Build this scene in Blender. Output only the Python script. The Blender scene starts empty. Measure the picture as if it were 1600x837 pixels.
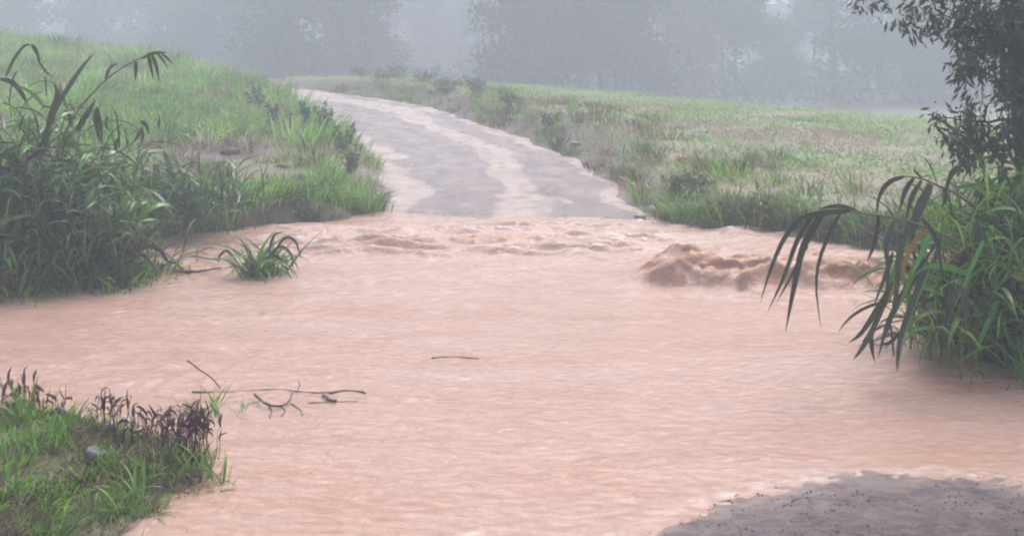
import bpy, math, random
import numpy as np
from mathutils import Vector, Matrix

rng = np.random.default_rng(7)
random.seed(7)
S = bpy.context.scene
COL = S.collection

# ------------------------------------------------------------------ camera
CAMZ, FPX, YH = 2.3, 1716.0, 110.0          # eye height above the water, focal length and horizon row in photo pixels
cam = bpy.data.cameras.new('camera'); camo = bpy.data.objects.new('camera', cam); COL.objects.link(camo)
camo.location = (0, 0, CAMZ); camo.rotation_euler = (math.radians(90), 0, 0)
cam.sensor_width = 36; cam.lens = 36 * FPX / 1600
cam.shift_y = -(418.5 - YH) / 1600
cam.clip_end = 1500; cam.clip_start = 0.05
S.camera = camo

# ------------------------------------------------------------------ sky and light: a rainy, overcast day
SUN_EL, SUN_AZ = 56, 20                     # degrees; azimuth clockwise from +Y
w = bpy.data.worlds.new('World'); S.world = w; w.use_nodes = True
nt = w.node_tree; bg = nt.nodes['Background']
sky = nt.nodes.new('ShaderNodeTexSky'); sky.sky_type = 'NISHITA'; sky.sun_disc = False
sky.sun_elevation = math.radians(SUN_EL); sky.sun_rotation = math.radians(SUN_AZ)
sky.dust_density = 4.0; sky.air_density = 1.0; sky.ozone_density = 1.0
hs = nt.nodes.new('ShaderNodeHueSaturation'); hs.inputs['Saturation'].default_value = 0.85
nt.links.new(sky.outputs[0], hs.inputs['Color']); nt.links.new(hs.outputs[0], bg.inputs[0])
bg.inputs[1].default_value = 0.15
sl = bpy.data.lights.new('sun', 'SUN'); slo = bpy.data.objects.new('sun', sl); COL.objects.link(slo)
sl.energy = 1.0; sl.angle = math.radians(25); sl.color = (1.0, 0.98, 0.96)
_a, _e = math.radians(SUN_AZ), math.radians(SUN_EL)
_d = Vector((math.sin(_a) * math.cos(_e), math.cos(_a) * math.cos(_e), math.sin(_e)))
slo.rotation_euler = _d.to_track_quat('Z', 'Y').to_euler()
slo.location = (0, 0, 30)
vs = S.view_settings
vs.view_transform = 'Standard'; vs.look = 'None'; vs.gamma = 1.0; vs.exposure = 0.95
S.cycles.volume_bounces = 1; S.cycles.max_bounces = 4; S.cycles.diffuse_bounces = 2; S.cycles.glossy_bounces = 2; S.cycles.transmission_bounces = 2
S.cycles.transparent_max_bounces = 6; S.cycles.filter_width = 2.1; S.cycles.adaptive_threshold = 0.025
HAZE_DENSITY = 0.0098

# ------------------------------------------------------------------ helpers
def P(px, py, z=0.0):
    """photo pixel -> world point on the level z"""
    D = (CAMZ - z) * FPX / (py - YH)
    return np.array([(px - 800) / FPX * D, D, z])
def PD(px, py, D):
    """photo pixel -> world point at distance D"""
    return np.array([(px - 800) / FPX * D, D, CAMZ - (py - YH) * D / FPX])
def sstep(a, b, x):
    t = np.clip((x - a) / (b - a), 0, 1); return t * t * (3 - 2 * t)

def _hash(ix, iy, seed):
    h = (ix.astype(np.int64) * 374761393 + iy.astype(np.int64) * 668265263 + seed * 982451653) & 0xffffffff
    h = ((h ^ (h >> 13)) * 1274126177) & 0xffffffff
    return ((h ^ (h >> 16)) & 0xffff) / 65535.0
def noise(x, y, seed=0):
    x = np.asarray(x, float); y = np.asarray(y, float)
    ix = np.floor(x); iy = np.floor(y); fx = x - ix; fy = y - iy
    def g(ax, ay):
        a = _hash(ix + ax, iy + ay, seed) * 2 * np.pi
        return np.cos(a) * (fx - ax) + np.sin(a) * (fy - ay)
    u = fx**3 * (fx * (fx * 6 - 15) + 10); v = fy**3 * (fy * (fy * 6 - 15) + 10)
    return ((g(0, 0) * (1 - u) + g(1, 0) * u) * (1 - v) + (g(0, 1) * (1 - u) + g(1, 1) * u) * v) * 1.4
def fbm(x, y, seed=0, n=4):
    r = 0; a = 1.0
    for k in range(n):
        r = r + a * noise(x * 2**k, y * 2**k, seed + k * 17); a *= 0.5
    return r

def mesh_of(name, V, F, mat=None, attrs=None, smooth=False):
    """mesh from arrays; F is (M,3) or (M,4)"""
    V = np.asarray(V, np.float32); F = np.asarray(F, np.int32)
    me = bpy.data.meshes.new(name)
    me.vertices.add(len(V)); me.vertices.foreach_set('co', V.ravel())
    k = F.shape[1]
    me.loops.add(F.size); me.loops.foreach_set('vertex_index', F.ravel())
    me.polygons.add(len(F))
    me.polygons.foreach_set('loop_start', np.arange(0, F.size, k, dtype=np.int32))
    me.polygons.foreach_set('loop_total', np.full(len(F), k, np.int32))
    if smooth: me.polygons.foreach_set('use_smooth', np.ones(len(F), bool))
    for an, av in (attrs or {}).items():
        av = np.asarray(av, np.float32)
        if av.ndim == 1:
            at = me.attributes.new(an, 'FLOAT', 'POINT'); at.data.foreach_set('value', av)
        else:
            at = me.attributes.new(an, 'FLOAT_COLOR', 'POINT')
            at.data.foreach_set('color', np.c_[av, np.ones(len(av))].astype(np.float32).ravel())
    if mat: me.materials.append(mat)
    me.update(); me.validate()
    return me
def link(name, me, parent=None, kind=None, label=None, cat=None, group=None, M=None):
    o = bpy.data.objects.new(name, me); COL.objects.link(o)
    if parent is not None: o.parent = parent
    if M is not None: o.matrix_local = M
    for k, v in (('kind', kind), ('label', label), ('category', cat), ('group', group)):
        if v: o[k] = v
    return o
def thing(name, loc, label, cat, group=None):
    o = link(name, None, label=label, cat=cat, group=group); o.location = loc; o.empty_display_size = 0.2
    return o

def tube(pts, rad, sides=6):
    """closed-ended tapered tube along points"""
    pts = np.asarray(pts, float); n = len(pts); rad = np.broadcast_to(np.asarray(rad, float), (n,))
    T = np.gradient(pts, axis=0); T /= np.linalg.norm(T, axis=1)[:, None] + 1e-9
    ref = np.array([0.3, 0.2, 1.0]) if abs(T[:, 2]).mean() < 0.8 else np.array([1.0, 0.1, 0.0])
    A = np.cross(T, ref); A /= np.linalg.norm(A, axis=1)[:, None] + 1e-9
    B = np.cross(T, A)
    an = np.linspace(0, 2 * np.pi, sides, endpoint=False)
    V = pts[:, None] + rad[:, None, None] * (A[:, None] * np.cos(an)[None, :, None] + B[:, None] * np.sin(an)[None, :, None])
    V = V.reshape(-1, 3)
    F = []
    for i in range(n - 1):
        for j in range(sides):
            a = i * sides + j; b = i * sides + (j + 1) % sides
            F.append((a, b, b + sides, a + sides))
    V = np.vstack([V, pts[0], pts[-1]]); c0 = n * sides
    for j in range(sides):
        F.append((c0, (j + 1) % sides, j, j)); e = (n - 1) * sides
        F.append((c0 + 1, e + j, e + (j + 1) % sides, e + (j + 1) % sides))
    return V, np.array([f for f in F if len(set(f)) == 4] + [], int), np.array([f[:3] for f in F if len(set(f)) == 3], int)
def tube_mesh(name, pts, rad, mat, sides=6):
    V, Q, T = tube(pts, rad, sides)
    me = bpy.data.meshes.new(name); me.from_pydata([tuple(v) for v in V], [], [tuple(int(i) for i in f) for f in Q] + [tuple(int(i) for i in f) for f in T])
    me.polygons.foreach_set('use_smooth', np.ones(len(me.polygons), bool)); me.materials.append(mat); me.update()
    return me
def smooth_path(pts, n=14):
    """Catmull-Rom through points"""
    p = np.asarray(pts, float); p = np.vstack([2 * p[0] - p[1], p, 2 * p[-1] - p[-2]])
    out = []
    m = len(p) - 3
    for t in np.linspace(0, m - 1e-6, n):
        i = int(t); f = t - i; a, b, c, d = p[i:i + 4]
        out.append(0.5 * (2 * b + (c - a) * f + (2 * a - 5 * b + 4 * c - d) * f * f + (3 * b - a - 3 * c + d) * f**3))
    return np.array(out)

PROF_S = [0, .12, .35, .65, .85, 1]; PROF_W = [.45, .8, 1, .75, .4, .04]
def blades(base, az, tilt, L, W, droop, K=4, twist=None, prof=True):
    """many grass blades as curved tapering ribbons; returns V, F, and blade index per vertex"""
    N = len(base); s = np.linspace(0, 1, K + 1)
    th = tilt[:, None] + droop[:, None] * s[None]**1.4
    thm = (th[:, 1:] + th[:, :-1]) / 2
    hx = np.c_[np.zeros(N), np.cumsum(np.sin(thm), 1)] * (L / K)[:, None]
    hz = np.c_[np.zeros(N), np.cumsum(np.cos(thm), 1)] * (L / K)[:, None]
    ca, sa = np.cos(az), np.sin(az)
    C = np.stack([base[:, 0:1] + hx * ca[:, None], base[:, 1:2] + hx * sa[:, None], base[:, 2:3] + hz], -1)
    tw = (twist if twist is not None else np.zeros(N))[:, None] * (0.3 + s[None])
    nx = np.cos(th); nz = -np.sin(th)
    side = np.stack([-sa[:, None] * np.cos(tw) + nx * ca[:, None] * np.sin(tw), ca[:, None] * np.cos(tw) + nx * sa[:, None] * np.sin(tw), nz * np.sin(tw)], -1)
    wd = np.interp(s, PROF_S, PROF_W)[None] * W[:, None] / 2
    Vl = C - side * wd[..., None]; Vr = C + side * wd[..., None]
    V = np.stack([Vl, Vr], 2).reshape(-1, 3)
    k = np.arange(K); q = np.stack([2 * k, 2 * k + 1, 2 * k + 3, 2 * k + 2], 1)
    F = (np.arange(N)[:, None, None] * (2 * (K + 1)) + q[None]).reshape(-1, 4)
    return V, F, np.repeat(np.arange(N), 2 * (K + 1))

# ------------------------------------------------------------------ materials
def new_mat(name):
    m = bpy.data.materials.new(name); m.use_nodes = True
    return m, m.node_tree, m.node_tree.nodes['Principled BSDF']
def N_(nt, typ, **kw):
    n = nt.nodes.new(typ)
    for k, v in kw.items():
        if k in n.inputs: n.inputs[k].default_value = v
        else: setattr(n, k, v)
    return n
def leaf_mat(name, color=None, var=0.35, rough=0.5, trans=0.3, attr=False):
    """leaf: own colour (per-blade attribute or flat) with noise mottling and per-object variation, some translucency"""
    m, nt, p = new_mat(name); L = nt.links.new
    if attr:
        a = N_(nt, 'ShaderNodeAttribute', attribute_name='tint'); src = a.outputs['Color']
    else:
        a = N_(nt, 'ShaderNodeRGB'); a.outputs[0].default_value = (*color, 1); src = a.outputs[0]
    oi = N_(nt, 'ShaderNodeObjectInfo'); tc = N_(nt, 'ShaderNodeTexCoord')
    no = N_(nt, 'ShaderNodeTexNoise', Scale=9.0, Detail=3.0); L(tc.outputs['Object'], no.inputs['Vector'])
    h = N_(nt, 'ShaderNodeHueSaturation')
    mr = N_(nt, 'ShaderNodeMapRange'); mr.inputs['To Min'].default_value = 0.5 - 0.05 * var * 2; mr.inputs['To Max'].default_value = 0.5 + 0.04 * var
    L(oi.outputs['Random'], mr.inputs['Value']); L(mr.outputs[0], h.inputs['Hue'])
    ad = N_(nt, 'ShaderNodeMath', operation='ADD'); L(oi.outputs['Random'], ad.inputs[0]); L(no.outputs['Fac'], ad.inputs[1])
    mv = N_(nt, 'ShaderNodeMapRange'); mv.inputs['From Min'].default_value = 0.3; mv.inputs['From Max'].default_value = 1.6
    mv.inputs['To Min'].default_value = 1 - var; mv.inputs['To Max'].default_value = 1 + var
    L(ad.outputs[0], mv.inputs['Value']); L(mv.outputs[0], h.inputs['Value']); L(src, h.inputs['Color'])
    L(h.outputs[0], p.inputs['Base Color']); p.inputs['Roughness'].default_value = rough
    p.inputs['Specular IOR Level'].default_value = 0.4
    tr = N_(nt, 'ShaderNodeBsdfTranslucent'); L(h.outputs[0], tr.inputs['Color'])
    mx = N_(nt, 'ShaderNodeMixShader', Fac=trans); L(p.outputs[0], mx.inputs[1]); L(tr.outputs[0], mx.inputs[2])
    L(mx.outputs[0], nt.nodes['Material Output'].inputs['Surface'])
    return m
def rough_mat(name, c1, c2, scale=8.0, rough=0.7, bump=0.3, detail=6.0, spec=0.4):
    m, nt, p = new_mat(name); L = nt.links.new
    tc = N_(nt, 'ShaderNodeTexCoord'); no = N_(nt, 'ShaderNodeTexNoise', Scale=scale, Detail=detail)
    L(tc.outputs['Object'], no.inputs['Vector'])
    cr = N_(nt, 'ShaderNodeValToRGB'); cr.color_ramp.elements[0].position = .35; cr.color_ramp.elements[1].position = .68
    cr.color_ramp.elements[0].color = (*c1, 1); cr.color_ramp.elements[1].color = (*c2, 1)
    L(no.outputs['Fac'], cr.inputs['Fac']); L(cr.outputs[0], p.inputs['Base Color'])
    p.inputs['Roughness'].default_value = rough; p.inputs['Specular IOR Level'].default_value = spec
    b = N_(nt, 'ShaderNodeBump', Strength=bump, Distance=0.02); L(no.outputs['Fac'], b.inputs['Height']); L(b.outputs[0], p.inputs['Normal'])
    return m

M_GRASS = leaf_mat('grass_blades', attr=True, var=0.2, trans=0.35)
M_CANE = leaf_mat('cane_leaf', (0.10, 0.235, 0.05), var=0.6, rough=0.3)
M_CANE_DARK = leaf_mat('cane_leaf_wet_dark', (0.052, 0.066, 0.036), var=0.4, rough=0.35, trans=0.2)
M_YELLOW = leaf_mat('cane_leaf_yellowed', (0.33, 0.24, 0.07), var=0.2)
M_CULM = rough_mat('cane_culm', (0.10, 0.12, 0.05), (0.17, 0.15, 0.075), 14, 0.45, 0.15)
M_TUFT = leaf_mat('tuft_leaf', (0.16, 0.33, 0.065), var=0.45, rough=0.4)
M_BROWN = leaf_mat('withered_leaf', (0.12, 0.062, 0.05), var=0.5, rough=0.55, trans=0.12)
M_TREE = leaf_mat('tree_leaf', (0.04, 0.07, 0.033), var=0.3, rough=0.45, trans=0.2)
M_FAR = leaf_mat('wood_leaf', (0.05, 0.085, 0.04), var=0.4, trans=0.25)
M_WEED = leaf_mat('weed_leaf', (0.07, 0.14, 0.05), var=0.35, trans=0.3)
M_BARK = rough_mat('bark', (0.05, 0.04, 0.032), (0.12, 0.095, 0.075), 6, 0.85, 0.6)
M_TWIG = rough_mat('wet_twig', (0.07, 0.058, 0.052), (0.17, 0.14, 0.125), 25, 0.5, 0.3)
M_ROCK = rough_mat('grey_rock', (0.09, 0.085, 0.09), (0.19, 0.18, 0.185), 30, 0.65, 0.6)
M_ROCK_DARK = rough_mat('dark_rock', (0.03, 0.035, 0.038), (0.075, 0.08, 0.085), 9, 0.4, 0.5)
M_ROCK_PALE = rough_mat('pale_rock', (0.20, 0.21, 0.215), (0.33, 0.33, 0.32), 9, 0.5, 0.4)
M_CLOD = rough_mat('red_earth_clod', (0.10, 0.06, 0.055), (0.22, 0.13, 0.11), 9, 0.8, 0.6)
M_GROUND = rough_mat('wet_earth', (0.06, 0.038, 0.030), (0.19, 0.125, 0.095), 2.2, 0.6, 0.8, 12)
def add_turf(m):
    nt = m.node_tree; p = nt.nodes['Principled BSDF']; src = p.inputs['Base Color'].links[0].from_socket
    at = N_(nt, 'ShaderNodeAttribute', attribute_name='turf'); tc = N_(nt, 'ShaderNodeTexCoord'); no = N_(nt, 'ShaderNodeTexNoise', Scale=.7, Detail=7.0); nt.links.new(tc.outputs['Object'], no.inputs['Vector'])
    cr = N_(nt, 'ShaderNodeValToRGB'); cr.color_ramp.elements[0].position = .38; cr.color_ramp.elements[1].position = .64
    cr.color_ramp.elements[0].color = (.09, .14, .045, 1); cr.color_ramp.elements[1].color = (.20, .16, .095, 1); nt.links.new(no.outputs['Fac'], cr.inputs['Fac'])
    mx = N_(nt, 'ShaderNodeMix', data_type='RGBA'); nt.links.new(at.outputs['Fac'], mx.inputs[0]); nt.links.new(src, mx.inputs[6]); nt.links.new(cr.outputs[0], mx.inputs[7]); nt.links.new(mx.outputs[2], p.inputs['Base Color'])
add_turf(M_GROUND)

# muddy flood water
def water_material():
    m, nt, p = new_mat('muddy_water'); L = nt.links.new
    tc = N_(nt, 'ShaderNodeTexCoord')
    m1 = N_(nt, 'ShaderNodeMapping'); m1.inputs['Scale'].default_value = (0.45, 1.7, 1); L(tc.outputs['Object'], m1.inputs['Vector'])
    n1 = N_(nt, 'ShaderNodeTexNoise', Scale=1.1, Detail=9.0, Roughness=0.68, Distortion=0.8); L(m1.outputs[0], n1.inputs['Vector'])
    cr = N_(nt, 'ShaderNodeValToRGB'); cr.color_ramp.elements[0].position = .30; cr.color_ramp.elements[1].position = .72
    cr.color_ramp.elements[0].color = (0.49, 0.265, 0.175, 1); cr.color_ramp.elements[1].color = (0.57, 0.385, 0.315, 1)
    L(n1.outputs['Fac'], cr.inputs['Fac'])
    fo = N_(nt, 'ShaderNodeAttribute', attribute_name='foam')
    n2 = N_(nt, 'ShaderNodeTexNoise', Scale=9.0, Detail=6.0, Roughness=0.7); L(tc.outputs['Object'], n2.inputs['Vector'])
    mu = N_(nt, 'ShaderNodeMath', operation='MULTIPLY'); L(fo.outputs['Fac'], mu.inputs[0])
    r2 = N_(nt, 'ShaderNodeMapRange'); r2.inputs['From Min'].default_value = .42; r2.inputs['From Max'].default_value = .62
    L(n2.outputs['Fac'], r2.inputs['Value']); L(r2.outputs[0], mu.inputs[1])
    mx = N_(nt, 'ShaderNodeMix', data_type='RGBA'); L(mu.outputs[0], mx.inputs[0]); L(cr.outputs[0], mx.inputs[6]); mx.inputs[7].default_value = (0.78, 0.68, 0.60, 1)
    ch = N_(nt, 'ShaderNodeAttribute', attribute_name='churn')
    m3 = N_(nt, 'ShaderNodeMix', data_type='RGBA'); L(ch.outputs['Fac'], m3.inputs[0]); L(cr.outputs[0], m3.inputs[6]); m3.inputs[7].default_value = (0.50, 0.245, 0.135, 1)
    L(m3.outputs[2], mx.inputs[6])
    L(mx.outputs[2], p.inputs['Base Color'])
    p.inputs['IOR'].default_value = 1.42; rc_ = N_(nt, 'ShaderNodeMapRange'); rc_.inputs['To Min'].default_value = 0.07; rc_.inputs['To Max'].default_value = 0.5; L(ch.outputs['Fac'], rc_.inputs['Value']); L(rc_.outputs[0], p.inputs['Roughness'])
    mp = N_(nt, 'ShaderNodeMapping'); mp.inputs['Scale'].default_value = (0.75, 1.25, 1); L(tc.outputs['Object'], mp.inputs['Vector'])
    b1 = N_(nt, 'ShaderNodeTexNoise', Scale=11.0, Detail=6.0, Roughness=0.68, Distortion=0.9); L(mp.outputs[0], b1.inputs['Vector'])
    b2 = N_(nt, 'ShaderNodeTexVoronoi', Scale=24.0, feature='SMOOTH_F1'); L(mp.outputs[0], b2.inputs['Vector'])
    ad = N_(nt, 'ShaderNodeMath', operation='MULTIPLY_ADD'); ad.inputs[1].default_value = 0.25; L(b2.outputs['Distance'], ad.inputs[0]); L(b1.outputs['Fac'], ad.inputs[2])
    bp = N_(nt, 'ShaderNodeBump', Strength=0.7, Distance=0.04); L(ad.outputs[0], bp.inputs['Height']); L(bp.outputs[0], p.inputs['Normal'])
    return m
M_WATER = water_material()
# wet bitumen and gravel with silt and runoff
def road_material():
    m, nt, p = new_mat('wet_gravelled_road'); L = nt.links.new
    tc = N_(nt, 'ShaderNodeTexCoord')
    n1 = N_(nt, 'ShaderNodeTexNoise', Scale=26.0, Detail=8.0, Roughness=0.85); L(tc.outputs['Object'], n1.inputs['Vector'])
    n3 = N_(nt, 'ShaderNodeTexNoise', Scale=2.2, Detail=5.0); L(tc.outputs['Object'], n3.inputs['Vector'])
    av = N_(nt, 'ShaderNodeMath', operation='MULTIPLY_ADD'); av.inputs[1].default_value = 0.75; L(n1.outputs['Fac'], av.inputs[0])
    sc_ = N_(nt, 'ShaderNodeMath', operation='MULTIPLY'); sc_.inputs[1].default_value = 0.25; L(n3.outputs['Fac'], sc_.inputs[0]); L(sc_.outputs[0], av.inputs[2])
    cr = N_(nt, 'ShaderNodeValToRGB'); cr.color_ramp.elements[0].position = .36; cr.color_ramp.elements[1].position = .66
    cr.color_ramp.elements[0].color = (0.085, 0.064, 0.064, 1); cr.color_ramp.elements[1].color = (0.29, 0.215, 0.21, 1)
    L(av.outputs[0], cr.inputs['Fac'])
    at = N_(nt, 'ShaderNodeAttribute', attribute_name='mud')
    s2 = N_(nt, 'ShaderNodeTexNoise', Scale=6.0, Detail=6.0); L(tc.outputs['Object'], s2.inputs['Vector'])
    sc = N_(nt, 'ShaderNodeValToRGB'); sc.color_ramp.elements[0].color = (0.46, 0.33, 0.27, 1); sc.color_ramp.elements[1].color = (0.68, 0.53, 0.45, 1)
    L(s2.outputs['Fac'], sc.inputs['Fac'])
    mx = N_(nt, 'ShaderNodeMix', data_type='RGBA'); L(at.outputs['Fac'], mx.inputs[0]); L(cr.outputs[0], mx.inputs[6]); L(sc.outputs[0], mx.inputs[7])
    L(mx.outputs[2], p.inputs['Base Color'])
    rr = N_(nt, 'ShaderNodeMapRange'); rr.inputs['From Min'].default_value = .35; rr.inputs['From Max'].default_value = .65
    rr.inputs['To Min'].default_value = 0.24; rr.inputs['To Max'].default_value = 0.42
    L(n3.outputs['Fac'], rr.inputs['Value']); L(rr.outputs[0], p.inputs['Roughness'])
    bp = N_(nt, 'ShaderNodeBump', Strength=0.8, Distance=0.03); L(n1.outputs['Fac'], bp.inputs['Height'])
    bp2 = N_(nt, 'ShaderNodeBump', Strength=0.35, Distance=0.03); L(s2.outputs['Fac'], bp2.inputs['Height']); L(bp.outputs[0], bp2.inputs['Normal'])
    L(bp2.outputs[0], p.inputs['Normal'])
    return m
M_ROAD = road_material()

# ------------------------------------------------------------------ the lie of the land
# right edge of the far road, then its centre line two metres to the left of it
EDGE = np.array([(2.35, 12.5), (2.2, 15), (2.08, 17), (1.8, 20), (1.0, 25), (-.61, 30), (-2.35, 35), (-3.2, 37), (-5.2, 40.2), (-9, 45), (-15, 50), (-24, 55), (-36, 60)])
EDGE = smooth_path(EDGE, 420)
_T = np.gradient(EDGE, axis=0); _T /= np.linalg.norm(_T, axis=1)[:, None]
HALF = 2.0
CEN = EDGE + np.c_[-_T[:, 1], _T[:, 0]] * HALF
_s = np.r_[0, np.cumsum(np.linalg.norm(np.diff(CEN, axis=0), axis=1))]
def road_z(y):
    return np.interp(y, [8, 17, 25, 35, 45, 50, 60], [-.55, 0, .46, 1.03, 1.62, 1.72, 1.5])
def road_coords(x, y):
    x = np.ravel(x); y = np.ravel(y); d = np.empty(len(x)); s = np.empty(len(x)); k = np.empty(len(x), int)
    C = CEN[::2]; T = _T[::2]
    for i in range(0, len(x), 20000):
        dx = x[i:i+20000, None] - C[None, :, 0]; dy = y[i:i+20000, None] - C[None, :, 1]
        j = np.argmin(dx * dx + dy * dy, 1); r = np.arange(len(j))
        sg = np.sign(dx[r, j] * T[j, 1] - dy[r, j] * T[j, 0])
        d[i:i+20000] = np.sqrt(dx[r, j]**2 + dy[r, j]**2) * sg; k[i:i+20000] = j * 2
    return d, k
SH = np.array([P(*p) for p in [(-500, 372), (0, 371), (150, 371), (300, 369), (430, 352), (520, 346), (600, 336), (800, 340), (1040, 352), (1150, 366), (1250, 378), (1370, 394), (1600, 412), (2100, 430)]])
def shore_y(x): return np.interp(x, np.r_[-80, SH[:, 0], 80], np.r_[14, SH[:, 1], 11])
FL = np.array([P(*p) for p in [(200, 860), (205, 837), (240, 800), (345, 745), (330, 705), (230, 690), (100, 690), (0, 655)]])
def foreleft_x(y): return np.interp(y, np.r_[0, FL[:, 1], 8.6, 10], np.r_[-1.7, FL[:, 0], -5.2, -9])
NR = np.array([P(*p) for p in [(975, 837), (1100, 790), (1200, 762), (1300, 747), (1450, 738), (1600, 752)]])
def nearroad_y(x): return np.interp(x, np.r_[-2.2, -.5, NR[:, 0], 4.2, 6], np.r_[4.0, 4.6, NR[:, 1], 6.0, 6.4])
def near_z(x, y):
    h = np.clip((nearroad_y(x) - y) * 0.075, -.6, .65)
    return h + 0.005 * fbm(x * 1.3, y * 1.3, 5, 4)
def ground_z(x, y):
    shp = np.shape(x); x = np.ravel(np.asarray(x, float)); y = np.ravel(np.asarray(y, float))
    d, k = road_coords(x, y); zr = road_z(CEN[k, 1]) + 0.02 * np.clip(d, -2, 2)
    yc = np.maximum(45 - 1.26 * np.maximum(x, 0), 26)
    yy = np.minimum(y, yc)
    HR = 0.45 + 0.042 * (yy - 16) - 0.0158 * x - 0.05 * np.maximum(y - yc, 0)
    HR = HR + 0.28 * np.exp(-((d - 4.2) / 1.6)**2) * sstep(20, 27, y)
    HL = 0.28 + 0.075 * (np.minimum(y, 40) - 15.5) + 0.10 * np.maximum(-x - 7, 0) * sstep(17, 30, y) - 0.04 * np.maximum(y - 44, 0)
    HL = np.minimum(HL, 3.6)
    side = np.where(d > 0, HR, HL) + 0.10 * fbm(x * .5, y * .5, 3)
    side = np.maximum(side, -1.2)
    wt = sstep(2.0, 3.5, np.abs(d))
    H = (zr - 0.05) * (1 - wt) + side * wt
    ys = shore_y(x) + 0.25 * noise(x * 1.1, y * 1.1, 9)
    t = sstep(ys - 0.55, ys + 0.3, y)
    H = -0.55 * (1 - t) + H * t
    H = np.where((np.abs(d) < 2.6) & (t < 1), np.minimum(H, zr - 0.06), H)
    # near side
    hl = np.clip((foreleft_x(y) - x) * 0.22 + 0.05 * fbm(x * 2.5, y * 2.5, 21), -.55, .2)
    hl = np.where(y < 9.5, hl, -.55)
    hm = 0.3 - 0.4 * np.sqrt(((x + 5.7) / 1.95)**2 + ((y - 12.1) / 1.05)**2)
    hm = np.maximum(hm, np.where((y > 10.5) & (y < 16), np.clip((-7.2 - x) * .25, -.5, .5), -.55))
    hc = 0.24 - 0.36 * np.sqrt(((x - 4.5) / 1.35)**2 + ((y - 9.3) / 1.7)**2)
    hc = np.maximum(hc, np.where(y < 10, np.clip((x - 5.2) * .2, -.5, .7), -.55))
    hn = np.where(y < 7.5, near_z(x, y) - 0.05, -.55)
    hi = 0.09 - 0.5 * np.sqrt((x + 2.85)**2 + (y - 12.3)**2)
    for q in (hl, hm, hc, hn, hi): H = np.maximum(H, q)
    H = np.maximum(H, -.55)
    far = sstep(70, 110, np.hypot(x, y - 10))
    H = H * (1 - far) + 0.4 * far
    return H.reshape(shp)

def axis(a, b, fine, far, n):
    mid = np.arange(a, b, fine); g = np.geomspace(fine, far, n); 
    return np.r_[a - np.cumsum(g)[::-1], mid, b - fine + np.cumsum(g)]
def grid_faces(nx, ny):
    i = np.arange(nx - 1)[None, :]; j = np.arange(ny - 1)[:, None]
    a = j * nx + i
    return np.stack([a, a + 1, a + nx + 1, a + nx], -1).reshape(-1, 4)

gx = axis(-13, 13, .16, 22, 28); gy = axis(1, 46, .16, 22, 28); gy = gy[gy > -60]
X, Y = np.meshgrid(gx, gy); Z = ground_z(X, Y)
g_me = mesh_of('ground', np.stack([X, Y, Z], -1).reshape(-1, 3), grid_faces(len(gx), len(gy)), M_GROUND, {'turf': (.85 * sstep(2.2, 3.2, np.abs(road_coords(X, Y)[0])) * (sstep(-.2, .9, Y - shore_y(X)) * np.maximum(sstep(.0, .15, Z), sstep(22, 24, Y))).ravel() * np.clip(1 - np.exp(-(((X + 5.6) / 1.5)**2 + ((Y - 21.5) / 2.2)**2)).ravel(), 0, 1))}, smooth=True)
link('ground', g_me, kind='structure', label='wet red-brown earth of the banks and meadow')

# far road
u = np.linspace(-1.12, 1.12, 70); ns = 900
CC = smooth_path(CEN[:330:6], ns); TT = np.gradient(CC, axis=0); TT /= np.linalg.norm(TT, axis=1)[:, None]
RN = np.c_[TT[:, 1], -TT[:, 0]]
sv = np.r_[0, np.cumsum(np.linalg.norm(np.diff(CC, axis=0), axis=1))]
hw = HALF * (1 + .10 * fbm(sv[:, None] * .7 + 0 * u[None], 7.3 + np.sign(u)[None] * 20 + 0 * sv[:, None], 37, 5) * np.abs(u)[None])
RX = CC[:, 0:1] + RN[:, 0:1] * u[None] * hw; RY = CC[:, 1:2] + RN[:, 1:2] * u[None] * hw
UU = np.broadcast_to(u[None], RX.shape); VV = np.broadcast_to(sv[:, None], RX.shape)
RZ = road_z(CC[:, 1])[:, None] + 0.02 * UU * HALF + 0.015 * fbm(RX * 1.2, RY * 1.2, 31) - 0.08 * np.maximum(np.abs(UU) - 1, 0) / .12
uc = np.interp(CC[:, 1], [12, 17, 21, 25, 30, 36, 45], [-.12, -.12, -.02, .12, .15, .05, -.1])[:, None]
uw = np.interp(CC[:, 1], [12, 17, 21, 25, 30, 36, 45], [.50, .46, .36, .36, .45, .6, .9])[:, None]
wob = 0.17 * fbm(UU * 3, VV * .45, 41, 6)
mid = sstep(-.04, .05, UU - uc + wob) * sstep(-.02, .05, uc + uw - UU + wob * 1.3) * (.75 + .25 * sstep(-.35, .1, fbm(UU * 7, VV * .8, 43, 4)))
le = sstep(-.05, .08, -UU - np.interp(CC[:, 1], [17, 20, 25, 35], [.72, .70, .74, .8])[:, None] + wob * 1.4)
re = sstep(-.05, .08, UU - .84 + wob * 1.2)
tr = sstep(-.02, .06, fbm(UU * 2.2 + 9, VV * .9, 77, 4) - .42)
mud = np.clip(np.maximum.reduce([mid, le, re, tr * .35]) * (.88 + .35 * fbm(UU * 6, VV * 2.4, 55, 3)), 0, 1)
RZ = RZ - 0.02 * mud + 0.012 * np.abs(fbm(UU * 5, VV * 2.2, 91, 3)) * mud
mud = np.maximum(mud * .9, .15 + .3 * fbm(UU * 5, VV * 1.1, 13, 5))
r_me = mesh_of('road', np.stack([RX, RY, RZ], -1).reshape(-1, 3), grid_faces(len(u), ns), M_ROAD, {'mud': mud.ravel()}, True)
link('road', r_me, kind='structure', label='wet gravelled road climbing from the flood and curving left')

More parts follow.
